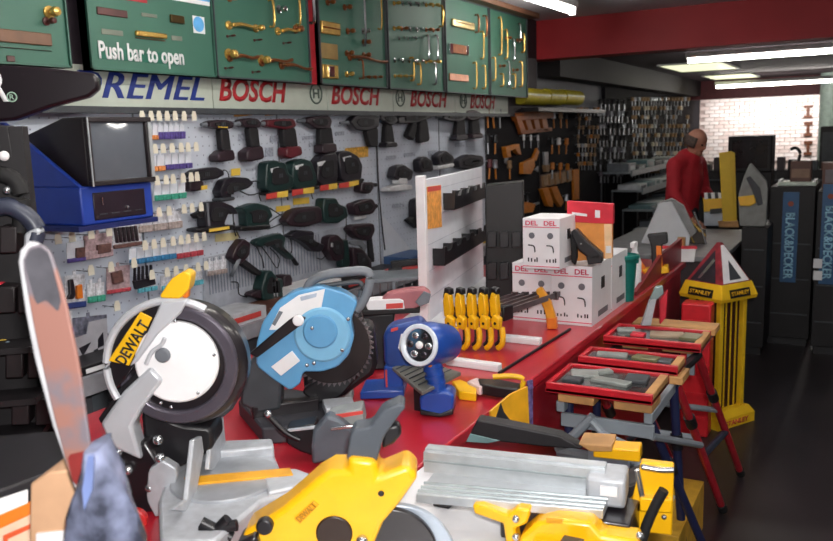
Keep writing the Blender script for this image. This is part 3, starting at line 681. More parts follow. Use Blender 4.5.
packet(64, 276, 84, 309, M_('dark_blue_print', '2b3c78', .5), 'tall card with black and orange blade and dark blue foot', 'single packets', wht, -.12, [(tn, [(68, 280), (72, 279), (75, 295), (72, 299), (66, 299), (69, 294)]), (orange, [(76, 286), (81, 284), (82, 298), (76, 299)])], .18)
packet(106, 268, 129, 294, rd, 'brown printed square packet beside the black comb pieces', 'single packets', pnk, -.15, [(dk, [(111, 273), (121, 270), (123, 282), (113, 284)])], .14)
f = WF(132, 288, WX+.06); t = thing('comb_blades', 'black comb-like blade set hanging above the saw guard', 'blades', f.M); MB().prism(f.poly([(132, 281), (152, 277), (153, 284), (134, 289)]), 0, .02).build('blade_body', tn, t)
for k in range(5): MB().prism(f.poly([(133+k*4, 281-k*.8), (135+k*4, 280.5-k*.8), (134.6+k*4, 267-k*.6), (133.4+k*4, 267-k*.6)]), 0, .012).build('tooth', tn, t)
packet(70, 318, 106, 345, M_('slate_print', '6d6f80', .5, var=.4, scale=50), 'wide grey-blue packet below the orange blade card', 'single packets', M_('slate_print', '6d6f80'), -.1)
f = WF(76, 372, WX+.08); t = thing('printed_card', 'large grey card printed with tool drawings beside saw guard', 'card', f.M)
MB().prism(f.poly([(74, 338), (86, 334), (88, 322), (106, 318), (108, 362), (76, 374)]), 0, .006).build('card_sheet', M_('grey_printed_card', 'a7a6ae', .6, var=.1), t)
for q in ([(78, 348), (90, 342), (82, 356)], [(93, 350), (97, 348), (97, 356), (92, 358)], [(97, 339), (102, 332), (103, 345), (97, 348)], [(82, 358), (87, 356), (87, 364), (81, 366)], [(99, 356), (104, 354), (104, 358), (99, 360)]): MB().prism(f.poly(q), .006, .008).build('printed_shape', tn, t)
f = WF(80, 385, WX+.2); t = thing('carton', 'pale carton with dark script at the foot of packet wall', 'carton', f.M)
MB().prism(f.poly([(76, 380), (110, 366), (110, 376), (78, 391)]), -.12, 0).build('carton_body', M_('pale_carton', 'b9bcc2', .6), t); MB().prism(f.poly([(84, 381), (93, 377), (92, 379), (85, 383)]), 0, .002).build('print', tn, t)
# ------------------------------------------------------------------ far tool wall
FG = 'hand tools on the dark far wall'
amber = M_('amber_handle', 'c9781f', .45, var=.15, scale=30); silver = M_('dull_silver_tool', 'a9adb4', .3, metal=.6); sand = M_('tan_handle', '9a7a58', .5)
def htool(px, py, h, label, hm, bm_, group, w_=.03, ang=0, kind='screwdriver'):
    f = Fr(on(px, py, x=WX+.05), M=((0, 1, 0), (0, 0, 1)))
    t = thing('hand_tool', label, 'tool', f.M @ Matrix.Rotation(R_(ang), 4, 'Z'), group)
    MB().lathe([(w_*.3, h*.55), (w_*.5, h*.6), (w_*.42, h*.8), (w_*.5, h*.95), (w_*.2, h)], 8, Matrix.Rotation(R_(-90), 4, 'X')).build('handle', hm, t)
    MB().cyl((0, 0, 0), (0, h*.56, 0), w_*.16, n=6).build('shaft', bm_, t)
    MB().cyl((0, h*.9, -.052), (0, h*.9, .0), .006, n=6).build('peg', silver, t)
    return t
# orange and yellow tools on the near dark panel
def shape(name, label, cat, px, parts, x=WX+.002, group=None):
    f = Fr(on(*px, x=x), M=((0, 1, 0), (0, 0, 1))); t = thing(name, label, cat, f.M, group)
    for pn, m, pts, z0, z1 in parts: MB().prism(f.poly(pts, z0), z0, z1).build(pn, m, t, bev=.004)
    return t
rust = M_('rust_orange_plastic', 'a85a1f', .5)
shape('tool_rack', 'rust orange rack of upright pieces high on dark wall', 'rack', (520, 133), [('top_rail', rust, [(509, 113), (548, 111), (550, 118), (512, 121)], 0, .06)] + [('upright', rust, [(513+k*8.5, 119), (518+k*8.5, 118.5), (523+k*7.5, 132-k*.5), (518+k*7.5, 133-k*.5)], .01, .05) for k in range(4)] + [('bottom_rail', rust, [(517, 131), (548, 127.5), (548, 131), (518, 134.5)], 0, .05)])
shape('spring_clamp', 'amber clamp on the dark wall above the white stand', 'clamp', (508, 158), [('body', amber, [(501, 147), (515, 144), (517, 155), (513, 153), (511, 149), (506, 151), (507, 157), (503, 158)], 0, .05), ('jaw', silver, [(504, 155), (507, 155), (506, 164), (504, 163)], .01, .03)])
shape('spring_clamp', 'orange clamp lower right of the amber clamp', 'clamp', (525, 172), [('body', amber, [(519, 163), (530, 158), (531, 166), (527, 174), (519, 174)], 0, .05), ('lever', amber, [(531, 158), (535, 148), (537, 152), (534, 161)], .01, .04), ('jaw', silver, [(533, 170), (537, 166), (537, 172)], .01, .03)])
shape('pipe_tool', 'silver topped tool beside the orange clamp', 'tool', (544, 170), [('shaft', silver, [(542, 152), (546, 152), (546, 166), (543, 167)], 0, .03), ('handle', sand, [(542, 165), (547, 165), (546, 172), (543, 172)], 0, .04)])
shape('plier_set', 'row of tan-handled pliers on the dark wall', 'pliers', (555, 186), [('backing', M_('card_brown', '6b5247', .6), [(540, 175), (572, 168), (572, 180), (540, 189)], 0, .01)] + [('pliers', sand, [(541+k*6, 176-k*1.2), (545+k*6, 175-k*1.2), (546+k*6, 185-k*1.2), (542+k*6, 187-k*1.2)], .01, .04) for k in range(5)])
shape('pistol_grip_saw', 'orange looped saw handles leaning above the red carton', 'saw', (550, 209), [('loop', amber, [(538, 189), (544, 187), (549, 200), (549, 207), (544, 206)], 0, .05), ('loop', amber, [(547, 188), (553, 186), (560, 202), (557, 207), (552, 200)], 0, .05)])
shape('staple_gun', 'orange staple gun with silver nose above the white carton', 'staple gun', (520, 212), [('body', amber, [(512, 207), (522, 202), (531, 204), (528, 212), (514, 214)], 0, .06), ('nose', silver, [(529, 204), (538, 202), (538, 204), (530, 207)], .02, .04)])
shape('small_clamp', 'tiny amber clamp behind right edge of white stand', 'clamp', (506, 188), [('body', amber, [(499, 185), (513, 183), (513, 186), (507, 188), (506, 193), (503, 188), (499, 188)], 0, .04)])
shape('caulk_gun', 'orange caulk gun low between white stand and cartons', 'caulk gun', (515, 262), [('body', amber, [(503, 260), (512, 256), (517, 262), (505, 269)], 0, .06), ('barrel', silver, [(514, 257), (530, 252), (530, 255), (516, 261)], .02, .05)])
shape('hanging_strip', 'tall amber strip at right end of orange tools', 'tool', (575, 200), [('strip', amber, [(571, 170), (577, 169), (577, 199), (572, 200)], 0, .03)])
for k, x in enumerate((524, 531, 538)): htool(x, 148, .14, 'small white-headed tool under the rust orange rack', white, silver, 'white-headed tools under the rack', .03)
# yellow coils on top of the wall
for k, (a, b) in enumerate(((520, 544), (545, 560), (561, 578))):
    p = on((a+b)/2, 105, x=-3.1); w_ = on(b, 105, x=-3.1).y - on(a, 105, x=-3.1).y
    t = thing('tape_coil', ('wide yellow coil', 'middle yellow coil', 'right yellow coil')[k] + ' on the ledge under the red beam', 'coil', Matrix.Translation((p.x, p.y, p.z+.01)))
    MB().lathe([(.03, -w_/2), (.085, -w_/2), (.085, w_/2), (.03, w_/2)], 20, Matrix.Translation((0, 0, .076)) @ Matrix.Rotation(R_(90), 4, 'X')).build('roll', M_('lime_yellow_roll', 'cfc02a', .45), t)
    MB().box((.06, -w_/2, .08), (.088, w_/2, .1)).build('pale_band', M_('pale_band', 'e8e6b8', .5), t)
p = on(520, 108, x=-3.15); q = on(590, 106, x=-3.15)
tag(MB().box((-3.2, p.y, p.z-.04), (-2.95, q.y, p.z-.0)).build('ledge', black), 'dark ledge carrying the yellow coils', 'ledge')
# dense rows beyond
hm_ = [sand, silver, M_('ivory_handle', 'cfc4b4', .5), black, dred, amber, M_('smoke_handle', '55505a', .5)]
cnt = 0
zones = [(578, 598, 108, 168, 9, 3.2, 'long thin tool, %s row right of the rust orange rack'), (600, 632, 100, 178, 12, 4.2, 'dull tool, %s row on dark board left of the bright rows'), (632, 690, 98, 178, 9, 3.0, 'small bright tool, %s of the dense rows near brick wall')]
protos = {}
for (a, b, y0, y1, dy, dx, lb) in zones:
    y = y0; row = 0
    while y < y1:
        rl = ('topmost', 'second', 'third', 'fourth', 'fifth', 'sixth', 'seventh', 'eighth', 'ninth')[min(row, 8)]; row += 1; lbr = lb % rl
        x = a + random.uniform(0, 2)
        while x < b:
            xx = x; ymax = y1 - (x-a)*.25
            if y < ymax and cnt < 285 and random.random() < .86:
                d = on(xx, y, x=WX).y; h = (dy*.9) * d / FP * 1.05
                key = (lb, random.randrange(6))
                f = Fr(on(xx, y+dy*.9, x=WX+.05), M=((0, 1, 0), (0, 0, 1)))
                Mx = f.M @ Matrix.Rotation(R_(random.uniform(-8, 8)), 4, 'Z')
                if key not in protos:
                    wgt = {0: [0,1,2,5], 6: [0,3,6,1], 3: [0,1,2,2,4]}[0 if a == 578 else 6 if a == 600 else 3]
                    protos[key] = (htool(xx, y+dy*.9, h, lbr, hm_[random.choice(wgt)], random.choice((silver, silver, sand)), lbr, h*.42), h)
                else:
                    pr, h0 = protos[key]; dup(pr, Mx @ Matrix.Scale(h/h0, 4), lbr, lbr)
                cnt += 1
            x += dx * random.uniform(.8, 1.4)
        y += dy

# more hand tools crowding the near dark panel
for r, (y, xs, lb) in enumerate(((114, (488, 494, 500, 554, 561, 567), 'small tool in the top row of the near dark panel'), (140, (488, 495, 552, 559, 566), 'small tool beside the foot of the rust orange rack'), (165, (489, 496, 510, 552, 560, 568), 'small tool level with the amber and orange clamps'),
        (196, (490, 497, 520, 528, 566), 'small tool in the row above the orange looped handles'), (222, (530, 540, 562), 'small tool low on the near dark panel'))):
    for x in xs: htool(x, y+14, .19, lb, random.choice((amber, sand, dred, white, silver, black)), random.choice((silver, amber)), lb, .055, random.uniform(-12, 12))
# boxed goods on the long wall shelf
sb = [('dark carton with a white front label', black, paper), ('slate blue carton', M_('slate_blue_carton', '3d5a86', .5), lemon), ('pale grey carton with red stripe', M_('pale_carton', 'b9bcc2'), redl), ('brown carton', M_('brown_box', '5d3b30', .5), paper), ('white carton with yellow stripe', paper, lemon), ('charcoal carton', M_('charcoal_carton', '2a272c', .5), redl)]
wh = ('at the near end of the wall shelf', 'second along the wall shelf', 'third along the wall shelf', 'fourth along the wall shelf', 'fifth along the wall shelf', 'sixth along the wall shelf', 'seventh along the wall shelf', 'eighth along the wall shelf', 'ninth along the wall shelf', 'tenth along the wall shelf', 'last on the wall shelf before white stand')
y = 2.25
for k, w in enumerate(wh):
    nm, m1, m2 = sb[k % 6]; L_ = .3 + .1*((k*7) % 3); hh = .05 + .025*((k*5) % 3)
    t = thing('shelf_carton', nm + ' ' + w, 'carton', (WX+.04, y, .75), 'cartons on the long wall shelf')
    MB().box((0, 0, 0), (.22, L_, hh)).build('carton_body', m1, t, bev=.003); MB().box((.22, L_*.1, hh*.3), (.222, L_*.9, hh*.7)).build('front_label', m2, t)
    y += L_ + .03
# a last low row of packets under the cabinet
prow(62, 72, 1, 312, 336, -.12, pur, 'narrow packet left of the wide grey-blue packet', wht)
prow(86, 104, 2, 284, 303, -.14, grn, 'clear packet with green foot beside the orange blade card', wht)
prow(206, 226, 3, 262, 276, -.17, bei, 'beige footed packet at the right end of packet rows', wht)
# ------------------------------------------------------------------ counter
CZ = .9
t = thing('sales_counter', 'long glossy red counter running down the shop', 'counter', (-2.15, .3, 0))
MB().box((0, 0, .86), (1.17, 5.0, CZ)).build('counter_top', red, t, bev=.006)
MB().box((1.12, .02, .1), (1.14, 4.98, .86)).build('front_panel', red, t); MB().box((.03, .02, .1), (.05, 4.98, .86)).build('back_panel', red, t)
MB().box((.04, .02, .1), (1.13, .04, .86)).build('end_panel', red, t); MB().box((.04, 4.96, .1), (1.13, 4.98, .86)).build('end_panel', red, t)
MB().box((.06, .04, 0), (1.08, 4.96, .1)).build('plinth', black, t)
class TH:
    """thing whose parts are made in world coordinates from pixel picks"""
    def __init__(s, name, label, cat, p0, group=None):
        s.p0 = Vector(p0); s.t = thing(name, label, cat, Matrix.Translation(s.p0), group); s.T = Matrix.Translation(-s.p0); s.clamp = True
    def vert(s, pn, m, f, pts, z0, z1, bev=.006, soft=False, parent=None, seg=2, zp=None):
        q = f.poly(pts, z1 if zp is None else zp); q = chaikin(q) if soft else q
        if s.clamp: q = [(x, max(y, s.p0.z - f.o.z + .001)) for x, y in q]
        return MB().prism(q, z0, z1, s.T @ f.M).build(pn, m, parent or s.t, bev=bev, seg=seg)
    def flat(s, pn, m, pts, zt, th, bev=.004, soft=False, parent=None):
        q = [on(*p, z=zt) for p in pts]; q = [(p.x, p.y) for p in q]; q = chaikin(q) if soft else q
        return MB().prism(q, zt-th, zt, s.T).build(pn, m, parent or s.t, bev=bev)
    def disc(s, pn, m, f, px, py, r, z0, z1, bev=.004, n=40, parent=None, hole=0):
        x, y = f.pick(px, py, z1); pr = [(hole, z0), (r, z0), (r, z1), (hole, z1)] if hole else [(r, z0), (r, z1)]
        return MB().lathe(pr + ([pr[0]] if hole else []), n, s.T @ f.M @ Matrix.Translation((x, y, 0))).build(pn, m, parent or s.t, bev=bev)
    def tube(s, pn, m, f, pts, z, r, parent=None, n=10, sub=4):
        P = [s.T @ (f.M @ Vector(f.pick(*p, z=z) + (z,))) for p in pts]
        return MB().tube(P, r, n, sub).build(pn, m, parent or s.t)
    def ball(s, pn, m, f, px, py, z, r, parent=None):
        P = s.T @ (f.M @ Vector(f.pick(px, py, z=z) + (z,))); return MB().ball(P, r).build(pn, m, parent or s.t)
# ------------------------------------------------------------------ silver and black mitre saw (left)
O = on(240, 474, z=.985); f = Fr(O, 30)
s = TH('mitre_saw', 'large mitre saw with white disc guard, black rim and yellow handle', 'saw', (O.x, O.y, CZ))
gdark = M_('satin_black_guard', '1e1a1e', .3, coat=.3)
silverp = M_('silver_paint', 'c6c9cf', .35, metal=.25, var=.05)
c0 = s.disc('lower_guard', gdark, f, 182, 366, .146, -.075, .0, .02, 48)
s.disc('guard_rim', M_('graphite_rim', '5a5560', .3, metal=.4), f, 176, 366, .138, -.005, .012, .006, 48, hole=.108)
s.disc('white_disc', M_('white_guard_disc', 'eeeef0', .35, var=.03), f, 176, 363, .094, .0, .022, .006, 48)
# upper guard: silver arc and dark window with the yellow badge
arc = []; cx_, cy_ = f.pick(174, 366, .02)
for k in range(28):
    a = R_(58 + k*(150/27)); arc.append((cx_ + .15*math.cos(a), cy_ + .15*math.sin(a), .02))
MB().tube([s.T @ (f.M @ Vector(p)) for p in arc], .009, 8, 1).build('upper_guard_edge', silverp, s.t)
s.vert('guard_window', gdark, f, [(161,303),(140,309),(122,326),(112,345),(108,372),(112,393),(125,380),(150,345)], -.03, .02, .004, zp=.02)
bd = s.vert('badge', yellow, f, [(140,312),(152,318),(129,366),(108,361)], .02, .026, .002)
p1 = Vector(f.pick(110, 361, .026)); p2 = Vector(f.pick(139, 314, .026)); d = (p2-p1); ang = math.atan2(d.y, d.x)
text('DEWALT', black, bd, .008, d.length-.008, -.034, -.008, 0, bold=.02, M=s.T @ f.M @ Matrix.Translation((p1.x, p1.y, .0262)) @ Matrix.Rotation(ang, 4, 'Z'))
s.vert('silver_strut', silverp, f, [(161,303),(188,299),(180,314),(157,335),(137,362),(129,367),(147,333)], .02, .034, .004)
s.vert('carry_handle', yellow, f, [(158,298),(171,279),(184,271),(191,275),(189,289),(180,299)], -.02, .03, .012, True, seg=3)
s.vert('trigger', orange, f, [(184,290),(189,288),(188,298),(182,298)], -.005, .015, .003)
s.vert('pivot_arm', silverp, f, [(100,424),(123,392),(150,367),(163,381),(141,410),(132,427),(141,461),(110,447)], -.03, .03, .008)
s.vert('pivot_rod', black, f, [(98,419),(118,390),(146,362),(150,367),(123,392),(101,424)], -.03, .02, .003)
s.disc('pivot_cap', midgrey, f, 162, 356, .017, .022, .034); s.tube('latch_lever', silverp, f, [(146,364),(152,352),(161,345),(165,338)], .035, .005)
for p in ((175,321),(214,355),(198,393),(161,403),(171,407)): s.ball('screw', steel, f, *p, .023, .004)
s.vert('motor_housing', black, f, [(140,405),(180,425),(212,428),(214,450),(175,470),(145,470)], -.14, -.03, .02, True)
s.vert('motor_end', darkgrey, f, [(140,380),(236,380),(232,420),(150,425)], -.24, -.075, .03, True)
base = s.flat('base', cast, [(168,470),(200,452),(272,448),(281,470),(312,476),(304,488),(262,500),(238,520),(215,541),(160,541),(158,500)], .975, .072, .008)
tt = on(226, 477, z=.982); MB().lathe([(.125, 0), (.125, .012), (.0, .012)], 40, s.T @ Matrix.Translation((tt.x, tt.y, .97))).build('turntable', M_('machined_table', 'a7abb1', .42, metal=.4), s.t, bev=.002)
s.flat('table_arm', cast, [(262,470),(296,468),(312,474),(308,484),(268,492)], .984, .04, .005)
s.flat('kerf_plate', M_('amber_kerf_plate', 'e8a51e', .5), [(184,477),(290,467.5),(293,474),(187,484)], .9875, .006, .001)
ff = Fr(on(196, 485, z=.98), -62)
s.vert('fence', cast, ff, [(166,510),(182,500),(189,440),(197,436),(199,452),(188,512)], -.012, .0, .003)
ff2 = Fr(on(212, 465, z=.98), -62)
s.vert('fence', cast, ff2, [(204,470),(207,437),(219,416),(221,440),(222,458),(212,470)], -.012, .0, .003)
s.flat('rear_wing', cast, [(200,441),(272,438),(274,446),(204,452)], 1.0, .1, .006)
for p in ((118,452),(119,468),(128,470),(150,488),(158,440),(160,458)): s.ball('lock_bolt', steel, f, *p, .02, (.012, .012, .012))
s.vert('pivot_block', gdark, f, [(118,455),(145,440),(165,470),(165,541),(128,541)], -.08, .01, .01)
s.vert('hinge_plate', cast, f, [(148,470),(162,460),(178,470),(172,500),(156,520),(146,500)], .0, .03, .006, True)
fx = Fr(on(217, 530, z=.96), 30)
for a in ((201,522,232,538),(206,541,228,519),(200,532,237,525)): s.tube('cross_knob', black, fx, [(a[0],a[1]),(a[2],a[3])], .02, .012)
s.disc('scale_knob', M_('bright_red_plastic', 'c92a2a', .4), f, 134, 522, .028, .05, .07)
# ------------------------------------------------------------------ blue mitre saw
O = on(305, 430, z=CZ); f = Fr(O, 30)
mk = M_('sky_blue_casting', '5f9dca', .32, var=.05, coat=.3)
s = TH('mitre_saw', 'sky blue mitre saw with white quarter label on its guard', 'saw', O)
s.disc('saw_blade', M_('dark_blade', '2b2527', .35, metal=.3), f, 330, 345, .118, -.05, -.035, .002, 48)
tb_ = MB(); cx_, cy_ = f.pick(331, 345, -.045)
for k in range(48):
    a = k*2*math.pi/48; tb_.prism([(cx_+.115*math.cos(a), cy_+.115*math.sin(a)), (cx_+.127*math.cos(a+.03), cy_+.127*math.sin(a+.03)), (cx_+.115*math.cos(a+.11), cy_+.115*math.sin(a+.11))], -.05, -.035, s.T @ f.M)
tb_.build('blade_teeth', M_('tooth_steel', '6b6367', .35, metal=.6), s.t)
s.vert('lower_guard', black, f, [(352,300),(362,315),(367,340),(360,375),(340,398),(318,404),(300,392),(330,370),(350,345)], -.09, -.05, .01, True)
s.vert('blade_case', mk, f, [(256,345),(262,323),(275,304),(293,292),(320,286),(343,292),(358,302),(351,320),(354,338),(349,355),(338,367),(322,372),(303,372),(300,384),(290,391),(272,379),(256,366)], -.03, .03, .012, True, seg=3)
s.disc('case_boss', M_('pale_blue_casting', '7bb6da', .32, var=.04, coat=.3), f, 322, 335, .082, .02, .036, .008)
s.disc('boss_hub', mk, f, 320, 332, .05, .03, .042, .006)
q = s.vert('white_label', paper, f, [(269,330),(280,308),(299,295),(325,289),(320,314),(297,316),(276,330)], .03, .033, .001)
s.vert('grey_print', midgrey, f, [(272,324),(279,311),(283,312),(275,326)], .033, .0345, 0); s.vert('grey_print', M_('pale_grey_print', 'a7b3c4', .6), f, [(300,297),(317,293),(316,297),(301,301)], .033, .0345, 0)
s.vert('maker_label', paper, f, [(271,367),(292,351),(300,361),(281,376)], .03, .034, .001)
s.vert('guard_arm', gdark, f, [(289,320),(297,315),(306,318),(300,326),(257,358),(249,354)], .034, .048, .004)
s.disc('arm_knob', white, f, 298, 321, .016, .048, .06)
for p in ((312,328),(348,319),(342,350),(314,363),(307,365)): s.ball('screw', steel, f, *p, .04, .006)
s.tube('carry_handle', midgrey, f, [(306,291),(312,281),(325,275),(345,272),(364,271),(370,276),(368,290),(362,303),(356,310)], -.01, .014, n=10)
s.tube('handle_lining', darkgrey, f, [(320,286),(345,283),(361,283),(360,297)], -.01, .007)
s.vert('motor', black, f, [(300,355),(372,320),(378,372),(340,400),(305,400)], -.2, -.09, .025, True)
s.vert('pivot_bracket', darkgrey, f, [(240,372),(262,350),(282,380),(280,410),(258,414),(240,405)], -.06, .02, .01)
s.flat('base', M_('dark_cast_base', '3a3a40', .5), [(238,400),(290,388),(350,398),(362,412),(330,424),(262,428)], .95, .05, .006)
s.flat('table_plate', cast, [(322,399),(352,396),(355,404),(326,409)], .99, .03, .004)
s.flat('fence', gdark, [(250,402),(318,395),(319,399),(252,407)], .985, .04, .004)
# ------------------------------------------------------------------ yellow circular saw in the foreground, on the white display table
TZ = .9
dt = thing('display_table', 'white-topped display table below the foreground saws', 'table', (-.97, .75, 0))
MB().box((0, 0, TZ-.03), (.58, 1.0, TZ)).build('table_top', white, dt, bev=.004)
for x, y in ((.03, .03), (.51, .03), (.03, .93), (.51, .93)): MB().box((x, y, 0), (x+.04, y+.04, TZ-.03)).build('leg', M_('navy_blue_steel', '1c2348', .5), dt)
O = on(325, 585, z=TZ); f = Fr(O, 28)
s = TH('circular_saw', 'bright yellow saw with dark grey top handle, bottom centre', 'saw', O)
s.vert('motor_casting', dewalt, f, [(238,545),(245,532),(281,510),(317,479),(331,471),(348,471),(347,458),(376,461),(378,477),(407,465),(419,477),(407,494),(400,504),(383,524),(374,545),(366,578),(255,580)], -.09, .0, .012, seg=3)
s.vert('handle', M_('slate_grey_grip', '4a5058', .5), f, [(351,430),(371,427),(382,411),(400,403),(406,407),(396,420),(384,437),(376,464),(361,466),(346,460)], -.07, -.015, .014, True, seg=3)
s.vert('trigger', black, f, [(383,428),(398,424),(402,434),(394,444),(382,450)], -.06, -.03, .006)
s.disc('bearing_recess', M_('umber_black', '2b1a12', .4), f, 334, 534, .035, -.01, .004, .003); s.ball('spindle', steel, f, 362, 541, .004, .012)
bl = s.vert('badge', M_('deep_yellow_badge', 'd9980d', .4), f, [(294,519),(313,501),(319,505),(300,524)], 0, .003, .001)
p1 = Vector(f.pick(297, 521, .003)); p2 = Vector(f.pick(316, 503, .003)); d = p2-p1
text('DEWALT', M_('badge_brown', 'a26f0c', .5), bl, .003, d.length-.003, -.006, .006, 0, M=s.T @ f.M @ Matrix.Translation((p1.x, p1.y, .0032)) @ Matrix.Rotation(math.atan2(d.y, d.x), 4, 'Z'))
s.disc('depth_knob', black, f, 264, 528, .016, 0, .02); s.disc('bolt', black, f, 381, 494, .006, 0, .004)
for pn, m, px, py, r, z0, z1 in (('blade_guard', M_('pale_guard', 'aeb9c6', .35, metal=.2), 396, 562, .12, -.06, -.045), ('inner_guard', gdark, 388, 556, .098, -.045, -.03)):
    gx, gy = f.pick(px, py, z1); MB().prism([(gx + r*math.cos(k*math.pi/24), max(gy + r*math.sin(k*math.pi/24), .004)) for k in range(48)], z0, z1, s.T @ f.M).build(pn, m, s.t, bev=.003)
s.vert('side_wing', gdark, f, [(235,545),(256,535),(262,560),(240,575)], -.05, .02, .008)
MB().box((-.2, -.0, -.09), (.17, .008, .06), s.T @ f.M).build('shoe', steel, s.t, bev=.002)
# ------------------------------------------------------------------ table saw with aluminium fence
A = on(424, 472, z=1.0); B = on(602, 492, z=1.0); az = math.degrees(math.atan2(B.y-A.y, B.x-A.x)); LT = (B-A).length
p0 = (-.62, 1.45, TZ); s = TH('table_saw', 'yellow table saw with long pale aluminium fence, bottom right', 'saw', p0)
s.flat('table_plate', alu, [(434,472),(612,488),(603,510),(416,494)], 1.0, .02, .002)
for k, (a, b) in enumerate((((418,491),(604,507)), ((421,487),(606,503)), ((424,483),(608,499)))):
    P = on(*a, z=1.001)-s.p0; Q = on(*b, z=1.001)-s.p0
    MB().tube([P, Q], .0035, 6, 1).build('table_rib', M_('rib_grey', '9fa9ac', .4, metal=.4), s.t)
ff = Fr(A, az)
zt = ff.pick(424, 452)[1]
pr = [(0, 0), (.0, zt), (-.012, zt), (-.012, zt+.004), (-.04, zt+.004), (-.04, 0)]   # extrusion profile (z, y)
mb = MB(); rings = [[(x, y, z) for z, y in pr] for x in (0, LT+.005)]
fe = MB().loft([[tuple(s.T @ (ff.M @ Vector(p))) for p in r] for r in rings]).build('fence', alu, s.t, smooth=0)
MB().box((.0, zt*.55, .0), (LT, zt*.62, .003), s.T @ ff.M).build('fence_groove', M_('rib_grey', '9fa9ac'), fe)
MB().box((LT-.03, -.02, -.06), (LT+.05, zt*.9, .03), s.T @ ff.M).build('fence_clamp', cast, s.t, bev=.008)
MB().box((LT-.0, zt*.2, .03), (LT+.035, zt*.6, .04), s.T @ ff.M).build('clamp_label', paper, s.t, bev=.001)
s.flat('undercarriage', gdark, [(505,483),(600,490),(640,500),(630,525),(500,507)], .975, .07, .004)
fz = Fr(on(560, 541, z=.93), az)
s.vert('front_arm', dewalt, fz, [(472,505),(482,505),(508,515),(517,508),(530,510),(527,524),(515,529),(519,560),(507,560),(503,524),(474,514)], -.02, .02, .005)
s.vert('front_casting', dewalt, fz, [(519,538),(537,523),(556,519),(591,523),(602,536),(640,541),(640,580),(519,570)], -.03, .03, .008)
s.vert('casting_ledge', dewalt, fz, [(530,545),(640,552),(640,575),(530,570)], .03, .06, .006)
s.vert('stamped_badge', M_('deep_yellow_badge', 'd9980d'), fz, [(546,518),(563,519),(562,524),(546,523)], .03, .033, .001)
for p in ((516,519),(516,537),(640,536)): s.ball('bolt', steel, fz, *p, .03, .008)
fs_ = Fr(on(656, 500, z=.95), 100)
sp = s.flat('end_frame', dewalt, [(640,462),(674,466),(672,500),(640,498)], .99, .03, .003)
fe2 = Fr(on(656, 533, z=.9), az)
s.vert('end_panel', dewalt, fe2, [(641,462),(674,466),(672,536),(606,532),(610,515),(632,500)], -.015, .01, .004)
s.tube('carry_bar', rubber, fe2, [(664,490),(655,506),(645,530),(640,552)], .03, .011)
s.tube('latch_rod', steel, fe2, [(637,470),(640,484),(643,500)], .02, .006); s.tube('latch_rod', steel, fe2, [(643,467),(660,470),(674,470)], .02, .006)
s.ball('bolt', steel, fe2, 664, 517, .012, .006); s.ball('bolt', steel, fe2, 644, 467, .012, .007)
s.vert('motor', black, fe2, [(602,498),(640,480),(648,500),(630,528),(600,522)], -.12, -.02, .02, True)
for x, y in ((-.2, -.12), (.16, -.05), (-.2, .12), (.16, .2)): MB().box((x-.02, y-.02, 0), (x+.02, y+.02, .07)).build('foot', gdark, s.t)
# things behind the table saw
p = on(525, 446, z=CZ); s = TH('tool_case', 'flat black case lying behind the aluminium fence', 'case', p)
fb = Fr(p, az+4); s.vert('case_body', M_('black_case', '1a171b', .55), fb, [(477,420),(500,424),(560,436),(583,449),(578,456),(545,453),(500,442),(470,434)], -.05, .0, .006); s.vert('teal_side', M_('grey_teal', '6b8a8c', .5), fb, [(470,434),(500,441),(488,448),(466,444)], -.03, .004, .002)
# ------------------------------------------------------------------ grey bracket saw parts behind the yellow saw
O = on(335, 470, z=CZ); f = Fr(O, 28)
s = TH('jig_bracket', 'grey metal saw body with red stripe behind yellow saw handle', 'saw', O)
s.vert('grey_body', M_('slate_metal', '5b626b', .45, metal=.2), f, [(311,447),(313,431),(327,416),(340,420),(354,432),(351,457),(338,460),(312,465)], -.05, 0, .008)
s.vert('upper_block', M_('block_grey', '8a8d8c', .5), f, [(327,416),(362,408),(365,425),(330,428)], -.1, -.03, .005); s.vert('red_stripe', redl, f, [(327,416),(363,411),(363,414),(328,420)], -.03, -.026, 0)
s.vert('steel_bar', steel, f, [(330,428),(356,425),(356,428),(331,431)], .0, .01, .002); s.vert('dark_base', black, f, [(285,430),(315,424),(316,450),(330,462),(300,452),(286,444)], -.12, -.05, .006)
s.vert('shoe_plate', cast, f, [(287,430),(318,426),(316,429),(290,432)], -.05, -.04, .001)
s.ball('bolt', steel, f, 268, 414, -.03, .01); s.tube('arm', black, f, [(300,440),(285,432),(268,415)], -.05, .008)
f = Fr(on(330, 402, z=CZ), 28); s = TH('chop_table', 'pale grey machine block behind the blue mitre saw base', 'machine', on(330, 402, z=CZ))
s.vert('block', M_('block_grey', '8a8d8c'), f, [(325,403),(327,392),(352,392),(353,404)], -.06, 0, .006); s.vert('white_cap', paper, f, [(325,391),(343,389),(344,396),(326,398)], .0, .006, .002)
